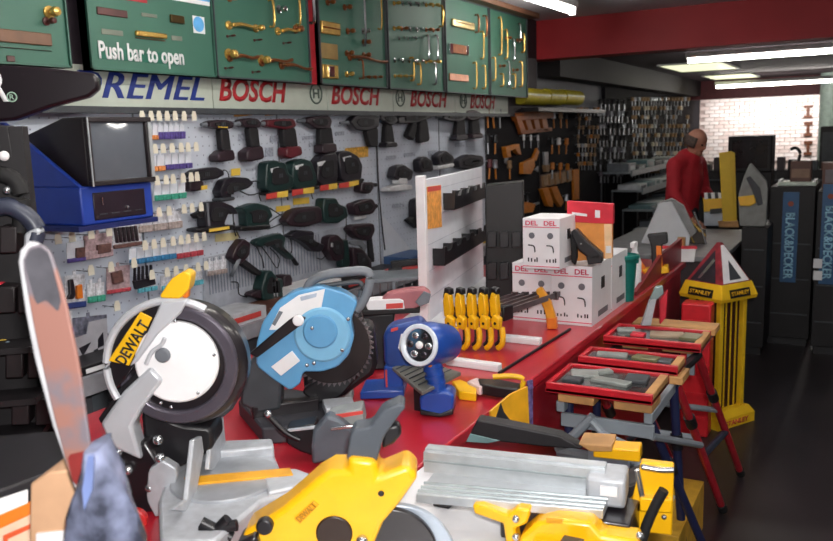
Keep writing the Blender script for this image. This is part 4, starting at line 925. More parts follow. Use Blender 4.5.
# ------------------------------------------------------------------ blue work lamp
O = on(437, 414, z=CZ); f = Fr(O, 20)
bl2 = M_('cobalt_plastic', '1c479b', .35, var=.06, coat=.2)
s = TH('work_lamp', 'cobalt blue cordless lamp with round silver face', 'lamp', O)
s.vert('battery_base', bl2, f, [(419,398),(424,393),(448,391),(454,396),(453,412),(440,417),(420,412)], -.05, .03, .012, True, seg=3)
s.vert('battery_foot', black, f, [(420,410),(440,414),(453,409),(453,415),(439,419),(420,415)], -.05, .035, .004)
P = [s.T @ (f.M @ Vector(f.pick(*p, z=0) + (0,))) for p in ((438,395),(437,385),(435,374),(432,362))]
MB().tube(P, .027, 14, 4).build('neck', bl2, s.t)
for k in range(4):
    q = P[0].lerp(P[-1], .15 + k*.22); d = (P[-1]-P[0]).normalized(); MB().tube([q - d*.004, q + d*.004], .031, 16, 1).build('neck_ring', bl2, s.t)
hc = s.T @ (f.M @ Vector(f.pick(420, 345, z=.03) + (.03,)))
ax = ((CAM - (hc + s.p0)).normalized() + Vector((-.5, -.28, -.03))).normalized()
qm = Matrix.Translation(hc) @ ax.to_track_quat('Z', 'Y').to_matrix().to_4x4()
MB().lathe([(.04, -.17), (.06, -.16), (.07, -.06), (.066, -.01), (.062, .0), (0.0, -.0)], 32, qm).build('lamp_housing', bl2, s.t)
MB().lathe([(.05, -.0), (.064, -.0), (.064, .012), (.05, .012), (.05, 0)], 32, qm).build('bezel', M_('bezel_white', 'd7dfe8', .3), s.t, bev=.003)
rf = MB().lathe([(.052, .004), (.035, .002), (.012, .001), (0, .001)], 32, qm).build('reflector', chrome, s.t)
for k in range(6):
    a = k*math.pi/3; MB().ball((.032*math.cos(a), .032*math.sin(a), .004), (.013, .011, .005), 10, 6, qm).build('facet', M_('smoky_facet', '4a464d', .15, metal=.8) if k % 2 else steel, rf)
MB().ball((0, 0, .005), (.012, .012, .008), 12, 8, qm).build('bulb', paper, s.t)
s.ball('amber_button', orange, f, 430, 365, .03, .007)
# grooved plate under it and the blue grinder behind
s = TH('grooved_plate', 'grey grooved plate tucked behind the blue lamp neck', 'plate', on(425, 385, z=.98))
s.flat('plate', M_('khaki_grey_plate', '77766f', .5, metal=.2), [(392,367),(416,358),(461,372),(422,392)], 1.0, .012, .002)
for k in range(6):
    u = k/6; a = (438+u*22, 365+u*7); b = (422+u*0-0+ (440-422)*u, 392-(392-372)*u*.5)
    P = on(*((416+u*42), (360+u*11)), z=1.002)-s.p0; Q = on((396+u*27), (369+u*19), z=1.002)-s.p0
    MB().tube([P, Q], .002, 5, 1).build('groove_line', darkgrey, s.t)
P = on(424, 382, z=.99); MB().box((-.03, -.02, .9-.98), (.03, .04, .008)).build('support_block', black, s.t)
O = on(385, 398, z=CZ); f = Fr(O, 25); s = TH('bench_grinder', 'deep blue bench machine behind the round lamp', 'grinder', O)
s.vert('casing', M_('deep_blue_casting', '1d3f86', .4), f, [(383,333),(392,326),(420,320),(428,330),(424,365),(400,372),(384,366)], -.12, -.03, .012, True, seg=3)
s.vert('white_strip', paper, f, [(398,348),(401,334),(404,334),(401,352)], -.03, -.026, 0); s.vert('pink_mark', redl, f, [(391,329),(398,327),(398,330),(391,332)], -.03, -.026, 0)
s.vert('pedestal', bl2, f, [(384,366),(402,368),(404,396),(384,400)], -.1, -.02, .006); s.vert('base', bl2, f, [(360,392),(404,390),(404,398),(360,402)], -.12, .02, .005); s.vert('red_line', redl, f, [(385,370),(387,370),(388,394),(386,394)], -.02, -.017, 0)
# pink belt sander on a black stand
O = on(385, 372, z=CZ); f = Fr(O, 28); s = TH('black_stand', 'black stand block under the pink-red sander', 'stand', O)
s.vert('block', black, f, [(362,315),(395,313),(388,371),(364,372)], -.1, -.02, .008); s.vert('top_plate', rubber, f, [(356,311),(420,309),(420,313),(356,316)], -.12, 0, .003)
p = f.w(*f.pick(390, 311, -.05), -.05); s = TH('belt_sander', 'pink-red sander with white nose resting on black stand', 'sander', p); f = Fr(p, 28)
s.vert('body', M_('dusty_red_plastic', 'a8646a', .45), f, [(380,301),(388,294),(408,290),(424,289),(431,294),(428,303),(410,311),(382,311)], -.04, .03, .01, True, seg=3)
s.vert('white_nose', white, f, [(365,302),(373,300),(403,299),(405,311),(368,311)], -.03, .04, .008, True); s.vert('red_label', redl, f, [(386,304),(403,303),(403,308),(386,309)], .04, .042, 0)
s.vert('grey_tail', midgrey, f, [(415,302),(424,291),(431,294),(429,303),(420,307)], .03, .036, .003)
# red tools on the far side of the counter
for pts, m, lb, dp in (([(372,275),(386,270),(420,266),(421,272),(400,279),(374,281)], M_('brick_red_plastic', 'a13a3a', .45), 'red and black tool lying behind the sander', 0),
                   ([(390,262),(421,259),(421,265),(392,269)], black, 'black handled tool above the red one, behind sander', .1)):
    O = on(396, 292, z=CZ) + Vector((0, .15+dp, 0)); f = Fr(O, 28); s = TH('red_tool', lb, 'tool', (O.x, O.y, f.w(0, f.pick(396, 279)[1]).z))
    s.vert('body', m, f, pts, -.05, 0, .006); s.vert('grip', black, f, [(388,269),(402,266),(402,273),(390,276)], 0, .01, .003); s.vert('glint', redl, f, [(407,268),(418,266),(418,270),(407,273)], 0, .006, .002)
O = on(396, 300, z=CZ) + Vector((0, .1, 0)); f = Fr(O, 28); s = TH('tool_rest', 'low dark wire rest carrying the red tools behind the sander', 'rest', O)
yb = f.pick(396, 281)[1]
s.vert('rest_top', greymetal, f, [(365,280),(424,276),(424,279),(365,284)], -.3, 0, .002); x0 = f.pick(368, 290)[0]; x1 = f.pick(420, 290)[0]
for x in (x0, (x0+x1)/2, x1):
    for z in (-.28, -.02): MB().box((x-.008, 0, z-.008), (x+.008, yb, z+.008), s.T @ f.M).build('leg', greymetal, s.t)
for k in range(6): s.tube('wire_bar', steel, f, [(372+k*8, 283), (372+k*8, 298)], .0, .003, sub=1)
# ------------------------------------------------------------------ white bin stand
az = 101.7; O = on(452, 306, z=CZ); f = Fr(O, az-180 if False else az)
# its face looks to the right-hand side of the photo; work in a frame whose z points into the shop
f = Fr(O, az)
sgn = 1 if f.z.dot(CAM - O) > 0 else -1
s = TH('bin_stand', 'white upright stand with black toothed bins and orange card', 'stand', O)
wp = M_('white_stand_panel', 'dfe2ea', .45, var=.03)
yb = 0
L0 = f.pick(427, 290)[0]; L1 = f.pick(484, 290)[0]
tl = f.pick(424, 180); tr = f.pick(482, 167)
MB().prism([(L0, 0), (L1, 0), (tr[0], tr[1]), (tl[0], tl[1])], -.02, 0, s.T @ f.M).build('back_panel', wp, s.t, bev=.003)
MB().prism([(L0-.035, 0), (L0, 0), (tl[0]+.0, tl[1]+.02), (tl[0]-.035, tl[1]+.02)], -.03, .012, s.T @ f.M).build('side_post', white, s.t, bev=.004)
for yy in (.12, .24, .36, .48, .6): MB().box((L0+.01, yy, 0), (L1, yy+.002, .0015), s.T @ f.M).build('panel_line', M_('pale_grey_line', 'b7bcc9', .5), s.t)
MB().box((L0-.05, 0, -.14), (L1+.02, .015, .14), s.T @ f.M).build('foot_plate', white, s.t, bev=.003)
s.vert('orange_card', M_('orange_print_card', 'e8a04c', .6, var=.2, scale=40), f, [(427,187),(441,185),(442,227),(428,229)], 0, .004, 0); s.vert('red_card_top', redl, f, [(428,187),(441,185.5),(441,190),(428,192)], .004, .005, 0)
def bins(pts0, pts1, n):
    (xa, ya), (xb, yb_) = f.pick(*pts0, z=.05), f.pick(*pts1, z=.05)
    b = MB().box((xa, ya, .003), (xb, ya+.035, .06), s.T @ f.M).build('bin_rail', black, s.t, bev=.003)
    w_ = (xb-xa)/n
    for k in range(n):
        x = xa + k*w_
        MB().prism([(x+.003, ya+.03), (x+w_-.003, ya+.03), (x+w_-.003, ya+.085), (x+w_*.8, ya+.085), (x+w_*.7, ya+.06), (x+w_*.3, ya+.06), (x+w_*.2, ya+.085), (x+.003, ya+.085)], .05, .06, s.T @ f.M).build('bin_front', black, b)
        MB().box((x, ya+.03, .003), (x+.004, ya+.08, .06), s.T @ f.M).build('bin_divider', black, b)
bins((453, 210), (484, 206), 4); bins((443, 266), (486, 259), 5)
# black slab standing in for the dark wall and hanging things to its right
O = on(500, 312, z=CZ) + Vector((-.25, .35, 0)); f = Fr(O, 20); s = TH('dark_filler', 'black block standing in for dark clutter between white stand and cartons', 'display', O)
MB().prism(f.poly([(485,186),(523,182),(524,306),(486,312)], .1), -.1, .1, s.T @ f.M).build('column', M_('soft_black_panel', '121013', .5), s.t, bev=.006)
for k in range(3): s.vert('pocket', black, f, [(488+k*12,232),(497+k*12,231),(497+k*12,246),(488+k*12,247)], .1, .14, .004, zp=.1)
for k in range(3): s.vert('pocket', black, f, [(488+k*12,262),(497+k*12,261),(497+k*12,278),(488+k*12,279)], .1, .14, .004, zp=.1)
# ------------------------------------------------------------------ yellow bar clamps
CG = 'yellow bar clamps lined up on the counter'
cl = None
for k, lb in enumerate(('yellow bar clamp at left end of the counter row', 'yellow bar clamp second from left in counter row', 'yellow bar clamp in the middle of counter row', 'yellow bar clamp second from right in counter row', 'yellow bar clamp at right end, nearest the white cartons')):
    p = on(452 + k*11.5, 350, z=CZ) 
    M = Matrix.Translation(p + Vector((0, 0, .009))) @ Matrix.Rotation(R_(-10), 4, 'Z')
    if cl is None:
        cl = thing('bar_clamp', lb, 'clamp', M, CG)
        W = Matrix(((1,0,0,0),(0,0,-1,0),(0,1,0,0),(0,0,0,1)))     # local x right, y up, z towards viewer
        MB().prism([(-.022, .13), (.004, .12), (.012, .15), (.006, .215), (-.016, .225), (-.026, .19)], -.01, .02, W).build('upper_jaw', yellow, cl, bev=.005)
        MB().prism([(-.01, .085), (.022, .08), (.026, .125), (.0, .14), (-.014, .12)], 0, .03, W).build('trigger_block', yellow, cl, bev=.005)
        MB().cyl((.007, -.031, .105), (.007, -.026, .105), .006).build('rivet', black, cl)
        MB().prism([(-.03, .2), (-.012, .225), (.008, .216), (.006, .24), (-.02, .245)], -.015, .015, W).build('jaw_pad', black, cl, bev=.004)
        MB().tube([(.02, 0, .085), (.03, -.01, .05), (.026, -.012, .02), (.006, -.01, .002)], .012, 8, 4).build('pistol_grip', yellow, cl)
        MB().tube([(.008, .006, .085), (.016, -.004, .05), (.012, -.006, .025), (-.004, 0, .012)], .012, 8, 4).build('squeeze_lever', black, cl)
        MB().box((-.006, -.02, .118), (.002, .5, .142)).build('steel_bar', M_('dark_bar', '6b6264', .35, metal=.6), cl, bev=.001)
        MB().prism([(-.016, .1), (.012, .1), (.012, .16), (-.016, .16)], -.1, -.03, W).build('fixed_jaw', black, cl, bev=.005)
        MB().box((-.012, .46, .11), (.008, .475, .146)).build('end_stop', M_('dark_bar', '3b3234'), cl)
    else: dup(cl, M, lb)
# ------------------------------------------------------------------ white cartons
cw = M_('glossy_white_carton', 'e6e6ea', .4, var=.03); cgr = M_('carton_grey_side', 'b4b6ba', .45, var=.15, scale=25); pk = M_('pink_print', 'd43f62', .5); ic = M_('black_print', '2a2a30', .5)
def carton(x, y, z, wx, dy, h, label, units):
    t = thing('carton', label, 'carton', (x, y, z), 'white printed cartons on the red counter')
    MB().box((0, 0, 0), (wx, dy, h)).build('box', cw, t, bev=.002)
    W = Matrix(((1,0,0,0),(0,0,-1,0),(0,1,0,0),(0,0,0,1)))
    MB().box((0, h*.82, 0), (wx, h*.835, .0015), W).build('pink_rule', pk, t); MB().box((0, h*.045, 0), (wx, h*.06, .0015), W).build('pink_rule', pk, t)
    u = wx/units
    for k in range(units):
        xx = u*k + u/2
        text('DEL', pk, t, xx-u*.34, xx+u*.34, h*.86, h*.95, .0005, bold=.02, M=W, th=.0012)
        MB().lathe([(u*.16, 0), (u*.16, .0015), (0, .0016)], 20, W @ Matrix.Translation((xx, h*.66, 0))).build('round_print', M_('grey_print_disc', '6b6d74', .5), t)
        MB().tube([W @ Vector(p) for p in ((xx-u*.2, h*.47, .001), (xx+u*.08, h*.46, .001), (xx+u*.16, h*.4, .001), (xx+u*.17, h*.33, .001))], u*.035, 6, 3).build('pipe_print', ic, t)
        for d in (-.22, -.05, .13, .25): MB().box((xx+u*d, h*.14, 0), (xx+u*d+u*.07, h*(.17+.07*random.random()), .0015), W).build('small_print', ic, t)
    MB().box((wx, dy*.45, h*.55), (wx+.002, dy*.62, h*.75)).build('hand_hole', ic, t); MB().box((wx, dy*.3, h*.1), (wx+.0015, dy*.8, h*.2)).build('side_print', M_('grey_print_disc', '6b6d74'), t)
    return t
p = on(592, 327, z=CZ)
cwid = .185; ch = .265
carton(p.x-cwid, p.y, CZ, cwid, .3, ch, 'white carton at the front right of the stack, on the counter', 2)
carton(p.x-2*cwid-.004, p.y+.01, CZ, cwid, .3, ch, 'white carton at front left, partly behind the clamp bars', 2)
carton(p.x-cwid, p.y+.31, CZ, cwid, .28, ch, 'white carton behind the front right one, its side in view', 2)
carton(p.x-2*cwid-.004, p.y+.32, CZ, cwid, .28, ch, 'white carton at the back left of the stack', 2)
p2_ = on(523, 268, z=CZ+ch+.002)
q2 = on(560, 268, y=p2_.y)
carton(p2_.x, p2_.y, CZ+ch+.001, .165, .22, .218, 'single white carton standing on top of the others', 2)
p = on(552, 326, z=CZ) - Vector((0, .06, 0)); f = Fr(p, 10); s = TH('clamp_handle', 'curved amber clamp handle standing before the white cartons', 'clamp', p)
s.vert('handle', M_('amber_clamp', 'e39b22', .45), f, [(535,290),(541,287),(550,300),(555,316),(556,327),(547,328),(545,312)], -.02, .01, .005, True); s.vert('red_foot', orange, f, [(546,318),(556,318),(557,329),(547,330)], -.022, .012, .003)
# red and orange packaged tool
O = on(592, 263, z=CZ+ch+.002); f = Fr(O, 5); s = TH('blister_pack', 'tall red and orange packaged tool standing on the white cartons', 'packet', O)
bp = M_('bright_red_print', 'cf2a3c', .4); op = M_('orange_print', 'e29347', .45, var=.1)
s.vert('backing_card', op, f, [(567,204),(612,204),(612,258),(568,262)], -.03, 0, .003, zp=0)
hd = s.vert('red_header', bp, f, [(567,201),(613,204),(613,224),(567,222)], -.032, .004, .002); s.vert('white_line', paper, f, [(572,212),(587,214),(587,216.5),(572,215)], .004, .005, 0, parent=hd); s.vert('white_mark', paper, f, [(595,210),(600,210.5),(600,218),(595,217.5)], .004, .005, 0, parent=hd)
s.vert('pale_edge', M_('pale_peach', 'efc79a', .45), f, [(604,224),(612,224),(612,258),(605,259)], 0, .003, 0); s.vert('white_square', paper, f, [(606,246),(611,246),(611,253),(606,253)], .003, .0045, 0)
O = on(585, 266, z=CZ+ch+.002); f = Fr(O, 10); s = TH('heat_gun', 'black pistol-shaped tool leaning on the red orange pack', 'heat gun', O)
s.vert('barrel', black, f, [(570,232),(576,229),(588,242),(602,254),(600,260),(590,260),(578,250)], -.04, .02, .008); s.vert('handle', rubber, f, [(570,234),(577,240),(577,258),(575,266),(571,262)], -.03, .01, .006); s.ball('screw', steel, f, 581, 244, .02, .005)
s.vert('foot', black, f, [(586,256),(602,254),(602,263),(588,265)], -.05, .02, .004)
# green tub, bottles
p = on(624, 300, z=CZ); t = thing('green_tub', 'dark green plastic tub behind the white cartons', 'tub', p)
MB().lathe([(.048, 0), (.052, .12), (.06, .2), (.074, .215), (.074, .23), (.062, .232), (.05, .05), (0, .04)], 24).build('tub_body', teal, t); MB().box((-.07, -.012, .19), (.07, .012, .23)).build('grip_rim', teal, t, bev=.004)
p = on(634, 290, z=CZ); t = thing('spray_bottle', 'white plastic bottle right of the green tub', 'bottle', p)
MB().lathe([(.035, 0), (.037, .01), (.037, .15), (.02, .2), (.014, .21), (.014, .24), (0, .24)], 20).build('bottle_body', white, t); MB().box((-.012, -.05, .23), (.012, .02, .26)).build('spray_head', white, t, bev=.004)
p = on(652, 276, z=CZ); f = Fr(p, 10); s = TH('glue_gun', 'black and orange tool on a yellow foot by counter end', 'tool', p)
s.vert('body', black, f, [(647,235),(667,233),(668,243),(662,245),(662,268),(652,268),(651,246)], -.05, .02, .006); s.vert('orange_side', orange, f, [(656,246),(661,246),(663,268),(657,268)], .02, .03, .003); s.vert('yellow_foot', yellow, f, [(642,270),(668,266),(669,273),(648,276)], -.06, .03, .004); s.vert('yellow_flag', orange, f, [(638,256),(646,268),(645,276),(639,268)], 0, .01, .002)
p = on(670, 262, z=CZ); s = TH('display_sheet', 'white and red bordered sheet at the far counter end', 'sheet', (p.x, p.y, CZ)); f = Fr(p, 10)
s.vert('sheet', paper, f, [(660,248),(696,248),(694,262),(662,262)], -.01, 0, .001); s.vert('red_border', bp, f, [(660,246),(697,246),(697,249),(660,249)], -.01, .004, 0)
# red partition with wooden edge, silver tool leaning on it
p = on(640, 296, z=CZ); q = on(688, 262, z=CZ)
t = thing('red_partition', 'low red partition with a raw wooden end on counter edge', 'partition', (-1.02, p.y, CZ))
L_ = 5.25-p.y; MB().prism([(0, 0), (L_, 0), (L_, .15), (L_*.5, .13), (0, .02)], 0, .02, Matrix(((0,0,1,0),(1,0,0,0),(0,1,0,0),(0,0,0,1)))).build('panel', M_('deep_red_board', '7d1620', .45), t)
MB().box((-.01, L_, .001), (.035, L_+.04, .155)).build('wooden_end', wood, t, bev=.002)
p = on(646, 325, z=.9); Os = on(646, 326, z=.868); f = Fr(Os, 20); s = TH('silver_tool', 'silver and clear tool standing on the farthest red tray by the counter', 'tool', Os)
s.vert('silver_shaft', cast, f, [(641,327),(650,300),(657,298),(651,328)], -.03, .0, .003); s.vert('clear_head', M_('smoky_clear_plastic', '8fa3a3', .2), f, [(650,300),(656,287),(663,286),(664,294),(657,300)], -.03, .0, .005); s.vert('red_side', bp, f, [(660,300),(668,290),(666,318),(660,326)], -.05, -.02, .004)
# ------------------------------------------------------------------ strips, rails and clamps on the counter
for (a, b, wd), lb in ((((500,336),(541,340),.035), 'white plastic strip on the counter near the clamps'), (((448,359),(500,366),.035), 'white plastic strip on the counter beside the blue lamp')):
    P = on(*a, z=CZ+.02); Q = on(*b, z=CZ+.02); d = Q-P; M = Fr((P.x, P.y, CZ), math.degrees(math.atan2(d.y, d.x))).M
    t = thing('price_strip', lb, 'strip', M, 'white strips on the counter'); MB().box((0, 0, -wd/2), (d.length, .028, wd/2)).build('strip', white, t, bev=.003); MB().box((0, .006, wd/2), (d.length, .022, wd/2+.002)).build('label_channel', paper, t)
P = on(499, 373, z=CZ+.005); Q = on(570, 329, z=CZ+.005); tag(MB().tube([P, P.lerp(Q, .5), Q], .006, 6, 1).build('counter_rail', black), 'thin black rail laid along the red counter', 'rail')
p = on(460, 390, z=CZ); f = Fr(p, 20); s = TH('ratchet_clamp', 'yellow-jawed clamp with pale trigger lying on counter', 'clamp', p)
s.flat('yellow_jaw', yellow, [(452,381),(460,379),(477,386),(476,393),(459,391)], CZ+.03, .03, .004); s.flat('pale_trigger', M_('pale_pink_plastic', 'dcc3c3', .4), [(467,381),(477,377),(488,383),(480,387)], CZ+.04, .03, .004); s.flat('black_grip', black, [(478,378),(500,379),(521,383),(518,389),(496,387),(480,384)], CZ+.045, .035, .005)
s.tube('yellow_loop', yellow, Fr(on(505, 385, z=CZ+.04), 20), [(493,377),(510,376),(523,379),(521,389)], 0, .009)
p = on(508, 420, z=CZ-.1); ec = on(527, 385, z=CZ); f = Fr((-.97, ec.y, CZ), M=((.7, -.72, 0), (0, 0, 1)))
f = Fr((-.955, 2.15, CZ-.05), 65); s = TH('hang_card', 'yellow card with black print hung on the counter edge', 'card', (-.955, 2.15, CZ-.05)); s.clamp = False
s.vert('card', M_('amber_card', 'e3a41f', .5), f, [(489,411),(509,394),(526,386),(528,433),(490,421)], 0, .008, 0, zp=0); s.vert('printed_tool', ic, f, [(496,418),(501,403),(504,412),(511,421),(506,424)], .008, .01, 0)
s.vert('purple_strip', M_('speckled_purple', '6a5a8c', .5, var=.5, scale=60), f, [(528,381),(533,380),(533,434),(528,433)], 0, .006, 0)
# ------------------------------------------------------------------ near left: cartons, card and bag
P = at(32, 480, 1.25)
t = thing('black_carton', 'large black topped carton at the lower left', 'carton', Fr((-1.42, .5, CZ), 28).M)
fb = Fr((-1.42, .5, CZ), 28)
s = TH('tool_carton', 'black carton with orange and white printed side, lower left', 'carton', (-1.2, .75, CZ)); bpy.data.objects.remove(t)
zt = 1.22
Q = [on(*p, z=zt) for p in ((-60,440), (62,430), (66,466), (-60,512))]; c = sum((q for q in Q), Vector())/4
Qb = [(q.x, q.y) for q in Q]
MB().prism(Qb, CZ, zt, s.T).build('carton_body', M_('black_carton_print', '1c1a1f', .5, var=.2), s.t, bev=.004)
e0 = on(-40, 505, z=zt); e1 = on(64, 468, z=zt); ffr = Fr((e0.x, e0.y, zt), math.degrees(math.atan2(e1.y-e0.y, e1.x-e0.x)))
s.vert('white_band', paper, ffr, [(-20,506),(28,490),(28,506),(-20,526)], 0.002, .006, 0); s.vert('orange_band', orange, ffr, [(-20,524),(36,500),(36,512),(-20,538)], .003, .008, 0); s.vert('lower_print', M_('pale_orange_print', 'e9c7ac', .6), ffr, [(-20,534),(40,510),(40,560),(-20,580)], .001, .005, 0); s.vert('red_frame', M_('orange_red_print', 'd9582c', .5), ffr, [(4,536),(32,524),(32,528),(8,539),(8,560),(4,560)], .006, .009, 0)
O = at(48, 545, 1.15); s = TH('cardboard_box', 'plain tan cardboard box behind the blurred card', 'box', (O.x, O.y, CZ)); f = Fr((O.x, O.y, CZ), 24)
s.vert('box_front', M_('tan_cardboard', 'c39a78', .75, var=.08), f, [(30,484),(50,472),(76,470),(78,600),(28,600)], -.1, 0, .003, zp=0)
x0 = f.pick(28, 580)[0]; x1 = f.pick(78, 580)[0]; MB().box((x0, 0, -.1), (x1, .12, -.001), s.T @ f.M).build('box_body', M_('tan_cardboard', 'c39a78'), s.t); s.vert('white_flap', paper, f, [(36,534),(66,531),(66,545),(36,548)], 0, .004, 0)
O = at(75, 492, 1.05); f = Fr(O, 26); s = TH('photo_card', 'tall blurred brown and grey round-topped card with white edge', 'card', O)
s.vert('white_backing', M_('grey_white_card_edge', 'b4b4b8', .6), f, [(18,262),(20,250),(28,242),(36,244),(50,300),(72,400),(84,470),(80,492),(74,488),(52,425),(34,358),(25,312)], -.016, -.004, .002)
photo = M_('brown_grey_printed_photo', '8a6258', .5, var=.3, scale=7, col2='6d666d'); 
s.vert('photo_face', photo, f, [(22,262),(28,248),(40,244),(50,252),(64,296),(78,362),(86,420),(91,454),(87,478),(79,490),(70,478),(52,410),(34,330)], -.004, .002, .002, True)
s.vert('grey_patch', M_('grey_photo_patch', '4b4a50', .5, var=.3, scale=20), f, [(24,262),(30,250),(40,247),(49,254),(61,300),(58,312),(46,300),(36,305)], .002, .0028, 0, True)
s.vert('red_tip', M_('dull_red_print', '7d2a28', .5, var=.2), f, [(67,455),(90,450),(88,476),(79,488),(72,480)], .002, .0028, 0, True)
0 and s.vert('tan_patch', M_('tan_photo_patch', '9c6a45', .5, var=.25, scale=20), f, [(52,380),(66,370),(74,420),(80,450),(70,450),(60,410)], .002, .0028, 0, True)
# crumpled translucent bag below it
O = at(98, 541, 1.02); f = Fr(O, 28); bagm = M_('cloudy_plastic_film', '737991', .22, var=.5, scale=18, bump=.6, coat=.3)
s = TH('plastic_bag', 'crumpled cloudy plastic bag at the lower left edge', 'bag', (O.x, O.y, CZ)); rings = []
pr = [(450, 84, 100), (462, 80, 106), (480, 76, 114), (500, 70, 122), (520, 64, 130), (545, 58, 138), (600, 52, 146), (680, 50, 150), (800, 50, 150)]
for y, a, b in pr:
    xa, yy = f.pick(a, y); xb, _ = f.pick(b, y); r = []
    if y == 800: yy = CZ - O.z + .002
    yy = max(yy, CZ - O.z + .002)
    for k in range(28):
        t_ = 2*math.pi*k/28; w_ = 1 + .1*math.sin(5*t_ + y*.05) + random.uniform(-.05, .05)
        r.append(tuple(s.T @ (f.M @ Vector(((xa+xb)/2 + (xb-xa)/2*math.cos(t_)*w_, yy, -.02 + .035*math.sin(t_)*w_)))))
    rings.append(r)
MB().loft(rings).build('bag_film', bagm, s.t)
s.vert('blue_print', M_('blue_grey_print', '6f7fae', .35), f, [(88,456),(94,456),(92,490),(84,510),(82,490)], .018, .022, 0)
# black rack on the far left
O = at(20, 440, 2.05); f = Fr((O.x, O.y, CZ), 40); s = TH('black_rack', 'tall black tool rack at the left edge', 'rack', (O.x, O.y, CZ))
rk = M_('rack_black', '120e12', .55, var=.2)
s.vert('back_panel', rk, f, [(-60,125),(8,125),(14,160),(24,250),(40,330),(62,345),(66,470),(-60,480)], -.06, 0, .004, zp=0)
a0, _ = f.pick(-50, 470); a1, _ = f.pick(60, 470)
for x in (a0, a1-.03): MB().box((x, 0, -.05), (x+.03, .9, 0), s.T @ f.M).build('upright', rk, s.t)
for yy, e in ((345, 58), (395, 62), (430, 64)):
    q = f.pick(10, yy); MB().box((a0, q[1], 0), (a1-.01, q[1]+.015, .1), s.T @ f.M).build('shelf', rk, s.t)
s.tube('grey_hose', M_('slate_hose', '363b4c', .4), f, [(-20,212),(6,206),(24,214),(36,228),(34,240)], .05, .022); s.tube('black_hose', rubber, f, [(-20,170),(12,178),(22,200),(20,232)], .04, .02)
s.vert('white_tip', cast, f, [(24,234),(36,226),(42,232),(36,240),(40,250),(30,262),(22,258)], .03, .07, .006); s.ball('pale_cap', paper, f, 4, 156, .05, (.012, .012, .012)); s.ball('silver_cap', steel, f, 7, 190, .05, .01)
s.vert('red_tag', bp, f, [(0,282),(12,284),(12,287),(0,286)], .0, .01, 0); s.vert('yellow_tag', lemon, f, [(0,340),(20,341),(20,342.5),(0,342)], .0, .01, 0); s.ball('blue_cap', M_('pale_blue_cap', '9fb3c9', .4), f, 8, 347, .03, .014)
for k, (px, py) in enumerate(((6, 300), (26, 300), (14, 365), (36, 365), (20, 412), (44, 412), (8, 240))):
    s.vert('boxed_tool', M_('umber_box', '1c1316', .5, var=.3), f, [(px-9, py-14), (px+9, py-13), (px+9, py+13), (px-9, py+14)], .0, .06, .004)
# black rounded sign above the rack
O = at(40, 100, 2.2); f = Fr((O.x, O.y, O.z), 40); s = TH('black_sign', 'glossy black rounded sign with a white letter at far left', 'sign', O); s.clamp = False
s.vert('sign_board', M_('gloss_black_sign', '1a1218', .3, coat=.2), f, [(-60,62),(40,67),(94,73),(98,79),(98,89),(88,97),(50,107),(15,120),(-60,126)], -.05, 0, .008)
q0 = f.pick(-9, 102); q1 = f.pick(6, 70); text('R', paper, s.t, q0[0], q1[0], q0[1], q1[1], .001, bold=.03, M=s.T @ f.M)
q0 = f.pick(12, 97); mb = MB(); mb.tube([s.T @ (f.M @ Vector((q0[0]+.012*math.cos(k*math.pi/10), q0[1]+.012*math.sin(k*math.pi/10), .002))) for k in range(21)], .002, 5, 1); mb.build('ring_mark', teal if False else M_('pale_green_print', '9fc0ab', .5), s.t)
text('R', M_('pale_green_print', '9fc0ab'), s.t, q0[0]-.006, q0[0]+.006, q0[1]-.007, q0[1]+.007, .001, M=s.T @ f.M)
MB().box((-.02-.25, .02, -.1), (.01-.25, .9, -.05), s.T @ f.M).build('hanging_bracket', rk, s.t)
# ------------------------------------------------------------------ folding workbenches with red trays
trayred = M_('red_tray_plastic', 'c3222e', .35, coat=.2); film = M_('dark_olive_tray_print', '4b4a48', .22, var=.45, scale=22, coat=.7, col2='2a2a2c')
TZ_ = .865
def tray(px, label, lumps, endm=None):
    Q = [on(*p, z=TZ_) for p in px]; p0 = Q[0]
    x0 = (Q[0].x+Q[3].x)/2; x1 = (Q[1].x+Q[2].x)/2; y0 = (Q[0].y+Q[1].y)/2; y1 = (Q[2].y+Q[3].y)/2
    x0 = max(x0, -.965)
    t = thing('display_tray', label, 'tray', (x0, y0, TZ_-.035), 'red display trays on the workbenches')
    w_, d_ = x1-x0, y1-y0
    MB().box((0, 0, 0), (w_, d_, .012)).build('tray_floor', trayred, t)
    for q in ((0, 0, w_, .018), (0, d_-.018, w_, d_), (0, .018, .018, d_-.018)): MB().box((q[0], q[1], 0), (q[2], q[3], .035)).build('tray_side', trayred, t, bev=.003)
    MB().box((w_-.03, .018, 0), (w_, d_-.018, .035)).build('wooden_end', endm or wood, t, bev=.003)
    MB().box((.02, .02, .012), (w_-.032, d_-.02, .026)).build('film_insert', film, t, bev=.003)
    for m, u, v, a, b, r in lumps:
        MB().box((-a/2, -b/2, 0), (a/2, b/2, .014), Matrix.Translation((u*w_, v*d_, .024)) @ Matrix.Rotation(R_(r), 4, 'Z')).build('packed_piece', m, t, bev=.004)
    return t
gl = M_('pale_grey_piece', '8d938f', .3); og = M_('olive_piece', '6d6a4a', .35); tp = M_('taupe_piece', 'a08c74', .4)
t1 = tray([(542,381),(650,396),(671,374),(568,362)], 'red tray with grey shrink-wrapped pieces, nearest workbench', [(gl, .25, .6, .1, .08, 20), (gl, .55, .4, .14, .05, -10), (darkgrey, .75, .65, .08, .09, 5), (gl, .4, .8, .06, .04, 40), (darkgrey, .2, .3, .07, .05, 0)])
t2 = tray([(568,355.5),(677,366),(686,357),(596,345)], 'red tray with smoky grey film, between the other two trays', [(gl, .3, .5, .12, .05, 10), (og, .65, .5, .1, .06, -8), (darkgrey, .85, .4, .05, .06, 0)])
